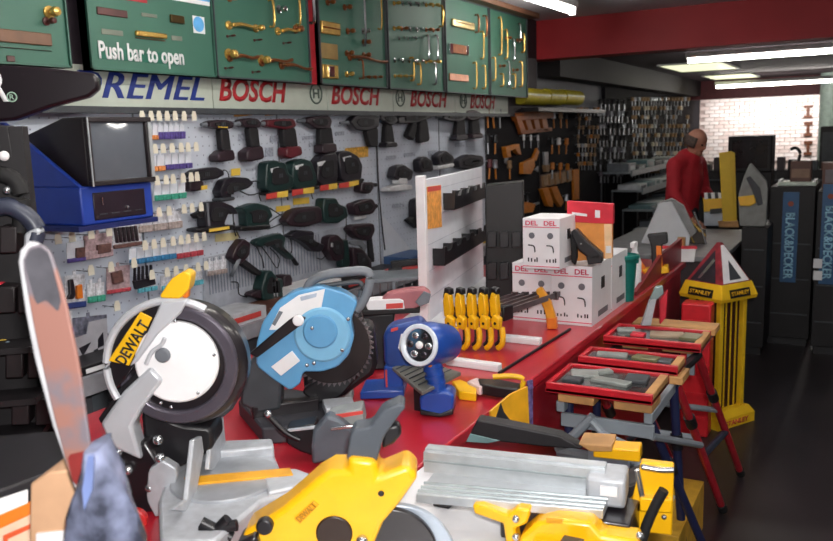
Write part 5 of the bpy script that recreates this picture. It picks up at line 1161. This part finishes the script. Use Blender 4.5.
t3 = tray([(604,331),(694,349),(714,331),(620,323)], 'red tray with tan and olive contents, farthest workbench', [(M_('bright_red_print', 'cf2a3c'), .32, .35, .06, .05, 0), (tp, .6, .5, .14, .08, 12), (og, .85, .5, .08, .1, -5), (gl, .15, .6, .08, .06, 20)])
f_ = lambda t, u, v: t.location + Vector((u, v, 0))
yb = M_('slate_blue_steel', '3d4658', .45, metal=.3)
ylw = yellow
def bench(label, y0, y1, x0, x1, legm, legs, stretch, zt=.826):
    p0 = Vector(((x0+x1)/2, (y0+y1)/2, 0)); t = thing('workbench', label, 'workbench', p0, 'folding workbenches')
    L = lambda p: Vector(p) - p0
    [MB().box(L((xa, y0+.03, zt-.028)), L((xb, y0+.16, zt))).build('wooden_jaw', wood, t, bev=.003) for xa, xb in ((x0+.03, x0+.16), (x1-.16, x1-.03))]; MB().box(L((x0, y1-.14, zt-.03)), L((x1, y1, zt))).build('wooden_jaw', wood, t, bev=.003)
    for x in (x0+.02, x1-.06): MB().box(L((x, y0+.04, zt-.07)), L((x+.03, y1-.01, zt-.03))).build('side_frame', greymetal, t, bev=.004)
    MB().box(L((x0+.03, y0+.06, zt-.13)), L((x1-.03, y0+.08, zt-.08))).build('front_frame', greymetal, t, bev=.004)
    for a, b in legs:
        q = MB().tube([L(a), L(b)], .017, 10, 1).build('leg', legm, t)
        d = (Vector(b)-Vector(a)).normalized(); MB().cyl(L(b)-d*.05, L(b)+d*.0, .021).build('rubber_foot', rubber, q)
        m_ = Vector(a).lerp(Vector(b), .3); MB().cyl(L(m_)-d*.03, L(m_)+d*.03, .023).build('collar', black, q)
    for m, a, b, r in stretch: MB().tube([L(a), L(b)], r, 8, 1).build('stretcher', m, t)
    return t
F1 = on(723, 510, z=.01); F2 = on(741, 474, z=.01); K1 = on(674, 376, z=.8); K2 = on(698, 355, z=.8)
off = Vector((-.42, 0, 0))
mid1 = K1.lerp(F1, .42); mid2 = K2.lerp(F2, .42); low1 = K1.lerp(F1, .55); low2 = K2.lerp(F2, .6)
bench('folding workbench on splayed bright red legs, farther one', 3.42, 3.95, -.95, -.57, M_('red_leg_enamel', 'b01e2c', .35, coat=.2), [(K1, F1), (K2, F2), (K1+off*.8, F1+off*.8), (K2+off*.8, F2+off*.8)],
      [(greymetal, mid1, mid1+off*.8, .014), (greymetal, mid2, mid2+off*.8, .014), (yb, low1, low2, .016), (greymetal, K1.lerp(F1, .2)+off*.5, mid2, .013), (yb, low1+off*.8, low2+off*.8, .014), (black, K1, K2, .02), (black, K1+off*.8, K2+off*.8, .02)])
A1 = on(654, 436, z=.55); A2 = on(712, 566, z=.02)
bench('folding workbench with grey frame and dark blue legs, nearer one', 2.62, 3.15, -.95, -.56, M_('navy_blue_steel', '1c2348', .5), [(tuple(on(650, 420, z=.7)), tuple(A2)), ((-.6, 3.05, .78), (-.56, 3.12, .02)), ((-.9, 2.72, .78), (-.9, 2.66, .02)), ((-.9, 3.05, .78), (-.9, 3.12, .02))],
      [(greymetal, (-.93, 2.68, .6), (-.58, 2.68, .6), .02), (greymetal, (-.93, 2.68, .6), (-.8, 2.68, .75), .018), (greymetal, (-.8, 2.66, .74), (-.66, 2.66, .6), .014), (greymetal, (-.6, 2.7, .7), (-.52, 3.2, .5), .013), (yb, (-.93, 2.68, .3), (-.58, 2.68, .3), .014)])
o = MB().prism([(0, 0), (.14, 0), (.14, .09), (.05, .12), (0, .09)], 0, .02, Matrix(((1,0,0,-.8),(0,0,-1,2.64),(0,1,0,.6),(0,0,0,1)))).build('bench_plate', M_('pale_blue_grey_plate', 'a3b0bf', .45)); tag(o, 'pale blue-grey plate bolted to the nearer workbench frame', 'plate')
# cardboard and yellow cartons on the floor below
p = on(668, 480, z=.0); t = thing('yellow_carton', 'flat yellow carton with grey print lying under the workbenches', 'carton', (-.93, 2.95, 0))
MB().box((0, 0, 0), (.38, .55, .22)).build('carton_body', M_('straw_yellow_carton', 'c79a2e', .6, var=.15), t, bev=.003); MB().box((.12, -.002, .06), (.3, 0, .15)).build('grey_print', midgrey, t); MB().box((.1, .1, .22), (.3, .35, .222)).build('top_print', M_('pale_carton', 'b9bcc2'), t)
p = on(600, 450, z=.85); s = TH('wooden_plank', 'short orange-brown plank on yellow block behind the fence', 'plank', on(612, 460, z=TZ))
fz = Fr(on(612, 460, z=TZ), 8); s.vert('yellow_block', dewalt, fz, [(593,447),(640,450),(640,470),(593,466)], -.06, 0, .004); s.vert('plank', wood, fz, [(578,444),(612,446),(612,452),(590,452)], -.08, .01, .003)
# ------------------------------------------------------------------ yellow four-sided tool stand
E0 = on(714, 428, z=0); t = None
az0 = math.degrees(math.atan2(ray(714, 300).y, ray(714, 300).x))
ctr = E0 + Vector((ray(714, 300).x, ray(714, 300).y, 0)).normalized()*.17
s = TH('tool_stand', 'yellow four-sided cardboard tool stand with pyramid top', 'stand', (ctr.x, ctr.y, 0))
yc = M_('yellow_card_stand', 'e8bb1d', .5, var=.05)
fa = Fr((0, 0, 0), az0-45).M; rot = Matrix.Rotation(R_(az0-45+6), 4, 'Z')
def z_at(py): return on(714, py, x=None, y=E0.y)[2]
zb, zh0, zh1, zap = .1, z_at(302), z_at(285), z_at(246)
h_ = .12
def sq(h, z): return [tuple(rot @ Vector((x*h, y*h, z))) for x, y in ((-1,-1),(1,-1),(1,1),(-1,1))]
MB().loft([sq(.16, 0), sq(.16, .06), sq(.135, .1)]).build('base', yc, s.t, smooth=0); 
MB().loft([sq(.085, .06), sq(.085, zh0)]).build('core', M_('dark_maroon_core', '3a1518', .5), s.t, smooth=0)
for x, y in ((-1,-1),(1,-1),(1,1),(-1,1)): MB().box((x*.1-.015, y*.1-.015, .06), (x*.1+.015, y*.1+.015, zh0), rot).build('corner_post', yc, s.t, bev=.002)
for k in range(4):
    r4 = rot @ Matrix.Rotation(R_(90*k), 4, 'Z')
    for x in (-.045, .0, .045): MB().box((x-.004, -.1, .1), (x+.004, -.094, zh0), r4).build('slat', yc, s.t)
MB().loft([sq(.15, zh0), sq(.155, zh0+.02), sq(.13, zh1)]).build('header', yc, s.t, smooth=0)
for k in range(4):
    r4 = rot @ Matrix.Rotation(R_(90*k), 4, 'Z') @ Matrix(((1,0,0,0),(0,0,-1,-.162),(0,1,0,zh0),(0,0,0,1))) @ Matrix.Rotation(R_(-14), 4, 'X')
    hp = MB().box((-.085, .022, 0), (.085, .07, .004), r4).build('name_plate', black, s.t)
    text('STANLEY', yellow, hp, -.075, .075, .034, .058, .0042, bold=.02, M=r4)
pyr = MB().loft([sq(.125, zh1), sq(.01, zap)]).build('pyramid_top', M_('crimson_print_panel', '8c2733', .5, var=.3, scale=20), s.t, smooth=0)
tlt = math.degrees(math.atan2(.115, zap-zh1)); Hh = math.hypot(.115, zap-zh1)
for k in range(4):
    r4 = rot @ Matrix.Rotation(R_(90*k), 4, 'Z') @ Matrix(((1,0,0,0),(0,0,-1,-.125),(0,1,0,zh1),(0,0,0,1))) @ Matrix.Rotation(R_(-tlt), 4, 'X')
    if k % 2 == 0:
        MB().prism([(-.11, .005), (.11, .005), (.012, Hh*.93), (-.012, Hh*.93)], .001, .003, r4).build('white_panel', paper, pyr); MB().prism([(-.05, .02), (.05, .02), (0, Hh*.55)], .003, .005, r4).build('tool_print', darkgrey, pyr)
    else:
        MB().prism([(-.1, .005), (.08, .005), (.0, Hh*.8)], .001, .003, r4).build('dark_panel', M_('violet_black_print', '2f2630', .5, var=.3), pyr); MB().prism([(-.05, .02), (-.03, .02), (.03, Hh*.55), (.01, Hh*.6)], .003, .006, r4).build('tool_print', steel, pyr)
for k, (zz, m) in enumerate(((.55, white), (.42, orange), (.3, redl), (.65, darkgrey), (.2, yellow))):
    MB().box((.105, -.06+.02*k, zz-.07), (.125, -.02+.02*k, zz+.05), rot).build('hanging_pack', m, s.t, bev=.003)
text('STANLEY', redl, s.t, -.1, .1, .015, .045, .162, bold=.02, M=rot @ Matrix(((1,0,0,0),(0,0,-1,0),(0,1,0,0),(0,0,0,1))))
# bright red crate beside it
xa = on(681, 315, y=4.6).x; xb = on(711, 315, y=4.6).x; zc = on(695, 304, y=4.6).z; t = thing('red_crate', 'bright red crate between counter and yellow tool stand', 'crate', (xa, 4.6, 0))
MB().box((0, 0, 0), (xb-xa, .12, zc)).build('crate_body', M_('scarlet_plastic', 'c8202a', .4), t, bev=.01); 
for k in range(5): MB().box((.02, -.004, .1+k*.14), (xb-xa-.02, 0, .12+k*.14)).build('rib', M_('scarlet_plastic', 'c8202a'), t)
# ------------------------------------------------------------------ far island with goods
IZ = .86; IW_ = on(741, 250, y=6.5).x - .04 + 1.75
t = thing('display_island', 'dark display island beyond the yellow tool stand', 'island', (-1.75, 5.75, 0))
isl = M_('dark_island_laminate', '332a2e', .5, var=.15); MB().box((0, 0, .08), (IW_, 1.6, IZ-.03)).build('body', isl, t, bev=.004); MB().box((-.02, -.02, IZ-.03), (IW_+.02, 1.62, IZ)).build('top', M_('grey_island_top', '7b7d80', .45), t, bev=.004); MB().box((.04, .04, 0), (IW_-.04, 1.56, .08)).build('plinth', black, t)
O = on(664, 246, z=IZ); f = Fr(O, 12); s = TH('machine_hood', 'white wedge-shaped machine hood in front of the man', 'hood', O)
s.vert('hood_face', M_('off_white_hood', 'd5d8dc', .5, var=.03), f, [(641,243),(659,203),(672,202),(690,236),(689,246),(666,249)], -.04, 0, .006); s.vert('hood_side', M_('hood_grey', '8b8c8c', .5), f, [(660,203),(672,199),(684,206),(697,232),(690,238),(672,208)], -.16, -.041, .006)
O = on(694, 244, z=IZ); f = Fr(O, 12); s = TH('bit_rack', 'cluster of brass and dark drill bits right of white hood', 'rack', O)
s.vert('rack_block', M_('umber_block', '3b3029', .5), f, [(684,232),(706,230),(706,245),(684,246)], -.1, 0, .004)
for k, (a, b, c, d) in enumerate(((686,214,700,232),(694,212,702,232),(690,220,706,236),(700,224,706,244),(686,226,694,243))): s.tube('bit', brass if k % 2 == 0 else steel, f, [(a, b), (c, d)], .004+.002*k, .007, sub=1)
O = on(716, 226, z=IZ); f = Fr(O, 10); s = TH('tool_box', 'yellow-topped tool carton with striped edge beside the man', 'carton', O)
s.vert('grey_body', M_('pale_grey_carton', 'a9b2bd', .5), f, [(704,212),(725,211),(725,226),(704,228)], -.12, 0, .004); s.vert('yellow_lid', yellow, f, [(703,199),(725,198),(725,211),(704,212)], -.12, .004, .004); s.vert('name_plate', black, f, [(710,209),(723,208),(723,213),(710,214)], .004, .008, .001)
for k in range(5): s.vert('stripe', white if k % 2 == 0 else black, f, [(704+k*3.5,193),(707.5+k*3.5,193),(708+k*3.5,199),(704.5+k*3.5,199)], -.04, .002, 0)
O = on(728, 227, z=IZ); f = Fr(O, 10); s = TH('yellow_board', 'tall narrow yellow display board right of the man', 'board', O)
s.vert('board', M_('mustard_board', 'd8b21c', .5, var=.04), f, [(719,153),(731,151),(735,224),(723,227)], -.04, 0, .004); s.vert('board_side', M_('mustard_board', 'd8b21c'), f, [(731,151),(735,153),(737,224),(735,226)], -.04, -.004, .002); s.vert('foot', wood, f, [(718,222),(738,221),(739,228),(719,230)], -.08, .03, .003)  # narrow side strip has the same yellow as the board
# dark cabinets at the right, blue banners
bdm = M_('cabinet_black', '100d11', .55, var=.2); bann = M_('steel_blue_banner', '27557f', .45, var=.06); cyl_ = M_('pale_blue_letter', '9fd0e6', .5)
def cab(px0, px1, Y, zt, d, label, banner=None, bl_=None):
    a = on(px0, 250, y=Y); b = on(px1, 250, y=Y); t = thing('display_cabinet', label, 'cabinet', (a.x, Y, 0), 'dark cabinets at the right')
    MB().box((0, 0, .06), (b.x-a.x, d, zt)).build('body', bdm, t, bev=.005); MB().box((.02, .02, 0), (b.x-a.x-.02, d-.02, .06)).build('plinth', black, t)
    for k in range(3): MB().box((.02, -.006, .25+k*.28), (b.x-a.x-.02, 0, .26+k*.28)).build('shelf_line', darkgrey, t)
    if banner:
        c = on(banner[0], 250, y=Y).x-a.x; e = on(banner[1], 250, y=Y).x-a.x; z0 = on(790, banner[3], y=Y).z; z1 = on(790, banner[2], y=Y).z
        bn = MB().box((c, -.012, z0), (e, -.001, z1)).build('blue_banner', bann, t)
        m = (e-c); W = Matrix(((0,1,0,c+m*.2),(0,0,-1,-.0125),(-1,0,0,z1-.16),(0,0,0,1)))
        text('BLACK&DECKER', cyl_, bn, 0, (z1-z0)*.74, 0, m*.6, 0, bold=.03, M=W)
        MB().lathe([(m*.16, 0), (m*.2, .004), (0, .004)], 6, Matrix(((1,0,0,c+m*.5),(0,0,-1,-.012),(0,1,0,z1-.09),(0,0,0,1)))).build('orange_mark', M_('ember_print', '8c3a22', .5), bn)
    return t
cab(768, 813, 6.9, 1.26, .7, 'dark cabinet with a full blue lettered banner', (781, 797, 192, 282)); cab(815, 846, 6.7, 1.24, .7, 'dark cabinet with blue banner cut by the right edge', (820, 836, 184, 282))
cab(741, 767, 6.5, .98, .6, 'low dark cabinet below the pale grey sack')
for k, (a, lb) in enumerate(((259, 'upper white price square on right dark cabinet'), (271, 'lower white price square on right dark cabinet'))):
    p = on(813, a+9, y=6.68); tag(MB().box((0, 0, 0), (.06, .008, .07)).build('price_square', paper, loc=(p.x, 6.685, p.z)), lb, 'price card')
p = on(775, 176, y=6.95); q = on(808, 171, y=6.95)
t = thing('tray', 'pale green-white tray on top of bannered cabinet', 'tray', (p.x+.02, 7.0, 1.26)); MB().box((0, 0, 0), (.27, .25, .03)).build('tray_base', M_('pale_mint_tray', 'c9d6c9', .4), t, bev=.005); MB().box((0, 0, .03), (.02, .25, .045)).build('tray_rim', white, t); MB().box((.25, 0, .03), (.27, .25, .045)).build('tray_rim', white, t)
t = thing('boxed_tool', 'brown box with a black hook on top, on mint tray', 'box', (p.x+.1, 7.05, 1.29)); MB().box((0, 0, 0), (.15, .14, .16)).build('box_body', M_('brown_box', '5d3b30', .5), t, bev=.004); MB().box((.01, -.004, .03), (.14, 0, .1)).build('box_label', M_('tan_box_label', '8a6a55', .5), t); MB().tube([(.05, .07, .16), (.06, .07, .22), (.03, .07, .26), (-.01, .07, .25)], .012, 8, 4).build('hook', rubber, t)
p = on(822, 182, y=6.9); t = thing('boxed_tool', 'dark brown box on the rightmost cabinet', 'box', (p.x, 6.9, 1.24)); MB().box((0, 0, 0), (.2, .2, .2)).build('box_body', M_('brown_box', '5d3b30'), t, bev=.004); MB().box((.02, -.004, .05), (.18, 0, .15)).build('box_label', M_('grey_box_label', '6b6468', .5), t)
O = on(752, 203, y=6.6); O.z = .98; f = Fr(O, 5); s = TH('grey_sack', 'pale grey angular sack leaning on the low dark cabinet', 'sack', O)
s.vert('sack', M_('pale_grey_cloth', '8d8f8c', .8, var=.12, bump=.3), f, [(738,196),(744,176),(750,163),(758,172),(768,183),(766,230),(752,232),(740,230)], -.16, 0, .02, True, seg=3); s.vert('dark_fold', M_('fold_grey', '45474c', .7), f, [(746,178),(750,176),(760,188),(763,204),(758,206),(752,190)], 0, .012, .004); s.vert('yellow_foot', yellow, f, [(738,197),(754,195),(756,203),(750,206),(740,206)], .0, .03, .004)
# television / screen on a stand, farther off
t = thing('dark_screen', 'large dark screen in front of the brick wall', 'screen', (on(728, 150, y=9.2).x, 9.2, 0)); w_ = on(772, 150, y=9.2).x-on(728, 150, y=9.2).x; z1 = on(750, 136, y=9.2).z; z0 = on(750, 172, y=9.2).z
MB().box((0, 0, z0), (w_, .35, z1)).build('screen_body', bdm, t, bev=.01); MB().box((.04, -.004, z0+.04), (w_-.04, 0, z1-.04)).build('screen_glass', M_('dark_glass', '231e22', .2), t); MB().box((.0, .02, 0), (w_, .4, z0)).build('stand_body', bdm, t, bev=.006)
t = thing('dark_shelving', 'low run of dark shelving under the brick wall', 'shelving', (on(690, 170, y=12).x, 12, 0)); MB().box((0, 0, 0), (2.0, .4, 1.12)).build('body', bdm, t)
for k in range(4): MB().box((0.02, -.06, .2+.26*k), (1.98, 0, .22+.26*k)).build('shelf', darkgrey, t)
for k in range(14): MB().box((.05+k*.135, -.02, 1.12), (.14+k*.135, .2, 1.2+.12*random.random())).build('goods', random.choice((isl, M_('brown_box', '5d3b30'), bdm, darkgrey)), t)
t = thing('black_post_display', 'slim black display post just right of the man', 'display', (on(699, 190, y=8.7).x, 8.7, 0)); MB().box((-.05, -.05, 0), (.05, .05, 1.0)).build('post', black, t); MB().box((-.1, -.08, 1.0), (.06, .08, 1.36)).build('head', black, t, bev=.02); MB().box((.02, -.085, 1.1), (.04, -.08, 1.3)).build('glint', midgrey, t)
# wooden I-shaped pieces hung on the brick wall, pale column
iw = M_('rust_brown_wood', '5d3014', .5, var=.15)
for a, b, lb in ((105, 118, 'topmost'), (122, 136, 'middle'), (141, 155, 'lowest')):
    P = on(803.5, b, y=18.52); Q = on(812.5, a, y=18.52); w_ = Q.x-P.x; h_ = Q.z-P.z
    t = thing('wooden_bracket', lb + ' of three I-shaped wooden brackets on the brick wall', 'bracket', (P.x, 18.55, P.z), 'I-shaped brackets')
    MB().box((0, -.03, 0), (w_, .02, h_*.2)).build('foot', iw, t); MB().box((0, -.03, h_*.8), (w_, .02, h_)).build('head', iw, t); MB().box((w_*.32, -.03, h_*.2), (w_*.68, .02, h_*.8)).build('stem', iw, t)
p = on(816, 150, y=16.9); struct('trim_6', MB().cyl((p.x+.22, 16.9, 0), (p.x+.22, 16.9, 2.62), .2, n=24), M_('pale_green_column', '9fb0a8', .4))
t = thing('wall_unit', 'dark unit in front of the pale green column', 'cabinet', (on(819, 160, y=13).x, 13, 0)); MB().box((0, 0, 0), (.6, .4, 1.68)).build('body', bdm, t, bev=.01); MB().box((.03, -.005, 1.2), (.57, 0, 1.6)).build('door', darkgrey, t)
# ------------------------------------------------------------------ grey stepped shelving along the far left wall
gs = M_('pale_steel_shelf', '8b949b', .4, metal=.2); goods = [M_('steel_grey_pack', '6d747b', .4), M_('white_pack', 'b9bfc4', .5), M_('slate_pack', '3f464d', .45), M_('teal_grey_pack', '5d7a80', .45)]
for k, (z, x, lb) in enumerate(((1.16, -2.75, 'uppermost'), (.92, -2.6, 'second'), (.66, -2.45, 'third'), (.4, -2.3, 'lowest'))):
    t = thing('wall_shelf', lb + ' grey shelf along the far left wall, behind the man', 'shelf', (x, 10.9, z), 'stepped grey shelves on the far left wall')
    MB().box((-.42, 0, -.02), (0, 4.3, 0)).build('shelf_board', gs, t); MB().box((-.01, 0, -.05), (.01, 4.3, .025)).build('front_lip', gs, t)
    for y in (0, 2, 4.26): MB().box((-.42, y, -z), (-.4, y+.03, -.02)).build('support', darkgrey, t)
    y = .1; j = 0
    while y < 3.9:
        L_ = random.uniform(.25, .55); o = thing('boxed_goods', 'low packed case in the rows on the %s far grey shelf' % lb, 'case', (x-.36, 10.9+y, z), 'cases on the %s far shelf' % lb)
        hh = random.uniform(.05, .12); MB().box((0, 0, 0), (.3, L_, hh)).build('case_body', random.choice(goods), o, bev=.006); MB().box((.3, L_*.2, hh*.2), (.303, L_*.8, hh*.7)).build('case_label', random.choice(goods), o)
        y += L_ + .06; j += 1
# ------------------------------------------------------------------ the man in red
PX = on(682, 200, y=7.9); base = Vector((PX.x, 7.9, 0)); fw = Vector((.93, -.36, 0)).normalized(); sd = Vector((fw.y, -fw.x, 0))   # sd: his right-hand side (towards the camera)
def pt(a, b, z): return base + fw*a + sd*b + Vector((0, 0, z))
skinm = M_('warm_skin', 'b9806a', .55, var=.06); shirt = M_('red_shirt_cloth', 'b3202e', .8, var=.1, scale=8, bump=.2); trous = M_('charcoal_trousers', '2b2b33', .85)
root = thing('person', 'balding person in red shirt standing at the back, looking down', 'person', base)
def skin(name, m, V, E, rad, extra=None, vox=.012, parent=root):
    me = bpy.data.meshes.new(name); me.from_pydata([tuple(v - base) for v in V], E, []); o = bpy.data.objects.new(name, me); COL.objects.link(o)
    sk = o.modifiers.new('skin', 'SKIN'); me.skin_vertices  # layer made by the modifier below
    if not me.skin_vertices:
        bpy.context.view_layer.objects.active = o
    return o
def limbmesh(V, E, rad):
    """continuous tapered surface: lofted limbs and joint balls, fused by a voxel remesh"""
    mb = MB()
    for (a, b) in E:
        A, B = V[a]-base, V[b]-base; ra, rb = rad[a], rad[b]
        q = (B-A).to_track_quat('Z', 'Y'); rings = []
        for k in range(5):
            u = k/4; c = A.lerp(B, u); r0 = [ra[i]+(rb[i]-ra[i])*u for i in (0, 1)]
            rings.append([tuple(c + fwsd(r0, q, th)) for th in range(14)])
        mb.loft(rings)
    for v, r in zip(V, rad): mb.ball(v-base, (max(r)*.0+ (r[0]+r[1])/2*.98,)*3, 14, 9)
    return mb
def fwsd(r, q, th):
    t_ = 2*math.pi*th/14; d = q @ Vector((math.cos(t_), math.sin(t_), 0))
    w1 = abs(d.dot(sd)); return d * (r[0]*(1-w1) + r[1]*w1)          # r = (front-back, side) radius
def fuse(o, vox, sm=6):
    r = o.modifiers.new('remesh', 'REMESH'); r.mode = 'VOXEL'; r.voxel_size = vox; r.use_smooth_shade = True
    m = o.modifiers.new('smooth', 'SMOOTH'); m.factor = .5; m.iterations = sm
lean = .06
V = [pt(0, 0, .95), pt(.0, 0, 1.08), pt(.03, 0, 1.28), pt(.05, 0, 1.42), pt(.09, 0, 1.49), pt(.12, 0, 1.55),
     pt(0, .1, .9), pt(.03, .11, .5), pt(-.01, .11, .09), pt(.14, .12, .04), pt(0, -.1, .9), pt(.03, -.11, .5), pt(-.01, -.11, .09), pt(.14, -.12, .04),
     pt(.04, .2, 1.4), pt(.06, .24, 1.14), pt(.2, .2, .93), pt(.25, .19, .89), pt(.04, -.2, 1.4), pt(.08, -.24, 1.15), pt(.26, -.16, 1.0), pt(.32, -.14, .97)]
E = [(0,1),(1,2),(2,3),(3,4),(4,5),(0,6),(6,7),(7,8),(8,9),(0,10),(10,11),(11,12),(12,13),(3,14),(14,15),(15,16),(16,17),(3,18),(18,19),(19,20),(20,21)]
rad = [(.12,.16),(.125,.155),(.125,.17),(.09,.14),(.055,.06),(.055,.058),(.09,.09),(.062,.062),(.045,.045),(.035,.04),(.09,.09),(.062,.062),(.045,.045),(.035,.04),(.062,.062),(.046,.046),(.033,.033),(.03,.03),(.062,.062),(.046,.046),(.033,.033),(.03,.03)]
mb = limbmesh(V, E, rad)
hd = pt(.13, 0, 1.6) - base; hq = Matrix.Translation(hd) @ Matrix((fw, -sd, Vector((0,0,1)))).transposed().to_4x4() @ Matrix.Rotation(R_(22), 4, 'Y')   # head frame: x forward, bowed
mb.ball((0, 0, .02), (.098, .076, .105), 20, 14, hq); mb.ball((.03, 0, -.06), (.065, .055, .06), 16, 10, hq); mb.ball((.1, 0, -.015), (.02, .014, .026), 10, 8, hq); mb.ball((.082, 0, -.085), (.022, .03, .02), 10, 8, hq)
for sgn in (-1, 1): mb.ball((-.005, sgn*.078, -.005), (.022, .01, .034), 10, 8, hq)
for sgn, hv in ((1, V[17]), (-1, V[21])):                                   # hands: palm, four fingers and a thumb
    h0 = hv - base; fd = (fw*.9 + Vector((0, 0, -.35))).normalized(); up = Vector((0, 0, 1))
    mb.ball(h0 + fd*.035, (.042, .03, .026), 12, 8)
    for k in range(4):
        b0 = h0 + fd*.06 + sd*((k-1.5)*.018); L_ = (.06, .07, .065, .05)[k]; mb.tube([b0, b0+fd*L_*.5, b0+fd*L_*.8-up*L_*.45], .009, 8, 3)
    b0 = h0 + fd*.02 - sd*sgn*.028; mb.tube([b0, b0 - sd*sgn*.025 + fd*.02, b0 - sd*sgn*.03 + fd*.05], .0095, 8, 3)
body = mb.build('body', skinm, root); fuse(body, .009, 4)
mb = limbmesh([V[i] for i in (0,1,2,3,14,15,16,18,19,20)], [(0,1),(1,2),(2,3),(3,4),(4,5),(5,6),(3,7),(7,8),(8,9)], [(rad[i][0]+.014, rad[i][1]+.014) for i in (0,1,2,3,14,15,16,18,19,20)])
mb.lathe([(.08, 0), (.075, .045), (.06, .045)], 16, Matrix.Translation(V[4]-base-Vector((0,0,.04)))); fuse(mb.build('shirt', shirt, root), .014, 4)
ti = (0,6,7,8,10,11,12)
mb = limbmesh([V[i] for i in ti], [(0,1),(1,2),(2,3),(0,4),(4,5),(5,6)], [(rad[i][0]+.016, rad[i][1]+.016) for i in ti]); fuse(mb.build('trousers', trous, root), .016, 4)
for sgn in (1, -1): MB().ball((.06, 0, -.05), (.13, .04, .045), 12, 8, Matrix.Translation(V[8 if sgn > 0 else 12]-base-Vector((0,0,.045))) @ Matrix((fw, -sd, Vector((0,0,1)))).transposed().to_4x4() @ Matrix.Translation((0, 0, .05))).build('shoe', rubber, root)
# ring of short grey hair round the back and sides, brows
mb = MB(); prof = []
for j in range(6):
    r = []
    for k in range(21):
        a = R_(62 + k*(236/20)); el = R_(-32 + j*10); r.append((math.cos(el)*math.cos(a)*.106, math.cos(el)*math.sin(a)*.084, .02 + math.sin(el)*.112))
    prof.append(r)
vs = [hq @ Vector(p) for r in prof for p in r]; fs = [(j*21+k, j*21+k+1, (j+1)*21+k+1, (j+1)*21+k) for j in range(5) for k in range(20)]
hr = MB().add([tuple(v) for v in vs], fs).build('hair', M_('grey_brown_hair', '5b4b45', .8, var=.3, scale=60), root); sm_ = hr.modifiers.new('solid', 'SOLIDIFY'); sm_.thickness = .012; sm_.offset = 1
mb = MB()
for sgn in (-1, 1): MB().ball((.088, sgn*.032, .006), (.01, .013, .008), 10, 6, hq).build('eye', M_('eye_dark', '2b1d1a', .3), root)
mb = MB(); mb.tube([hq @ Vector(p) for p in ((.09, -.022, -.055), (.098, 0, -.054), (.09, .022, -.055))], .006, 6, 3); mb.build('mouth', M_('lip_pink', '8f4f4a', .5), root)
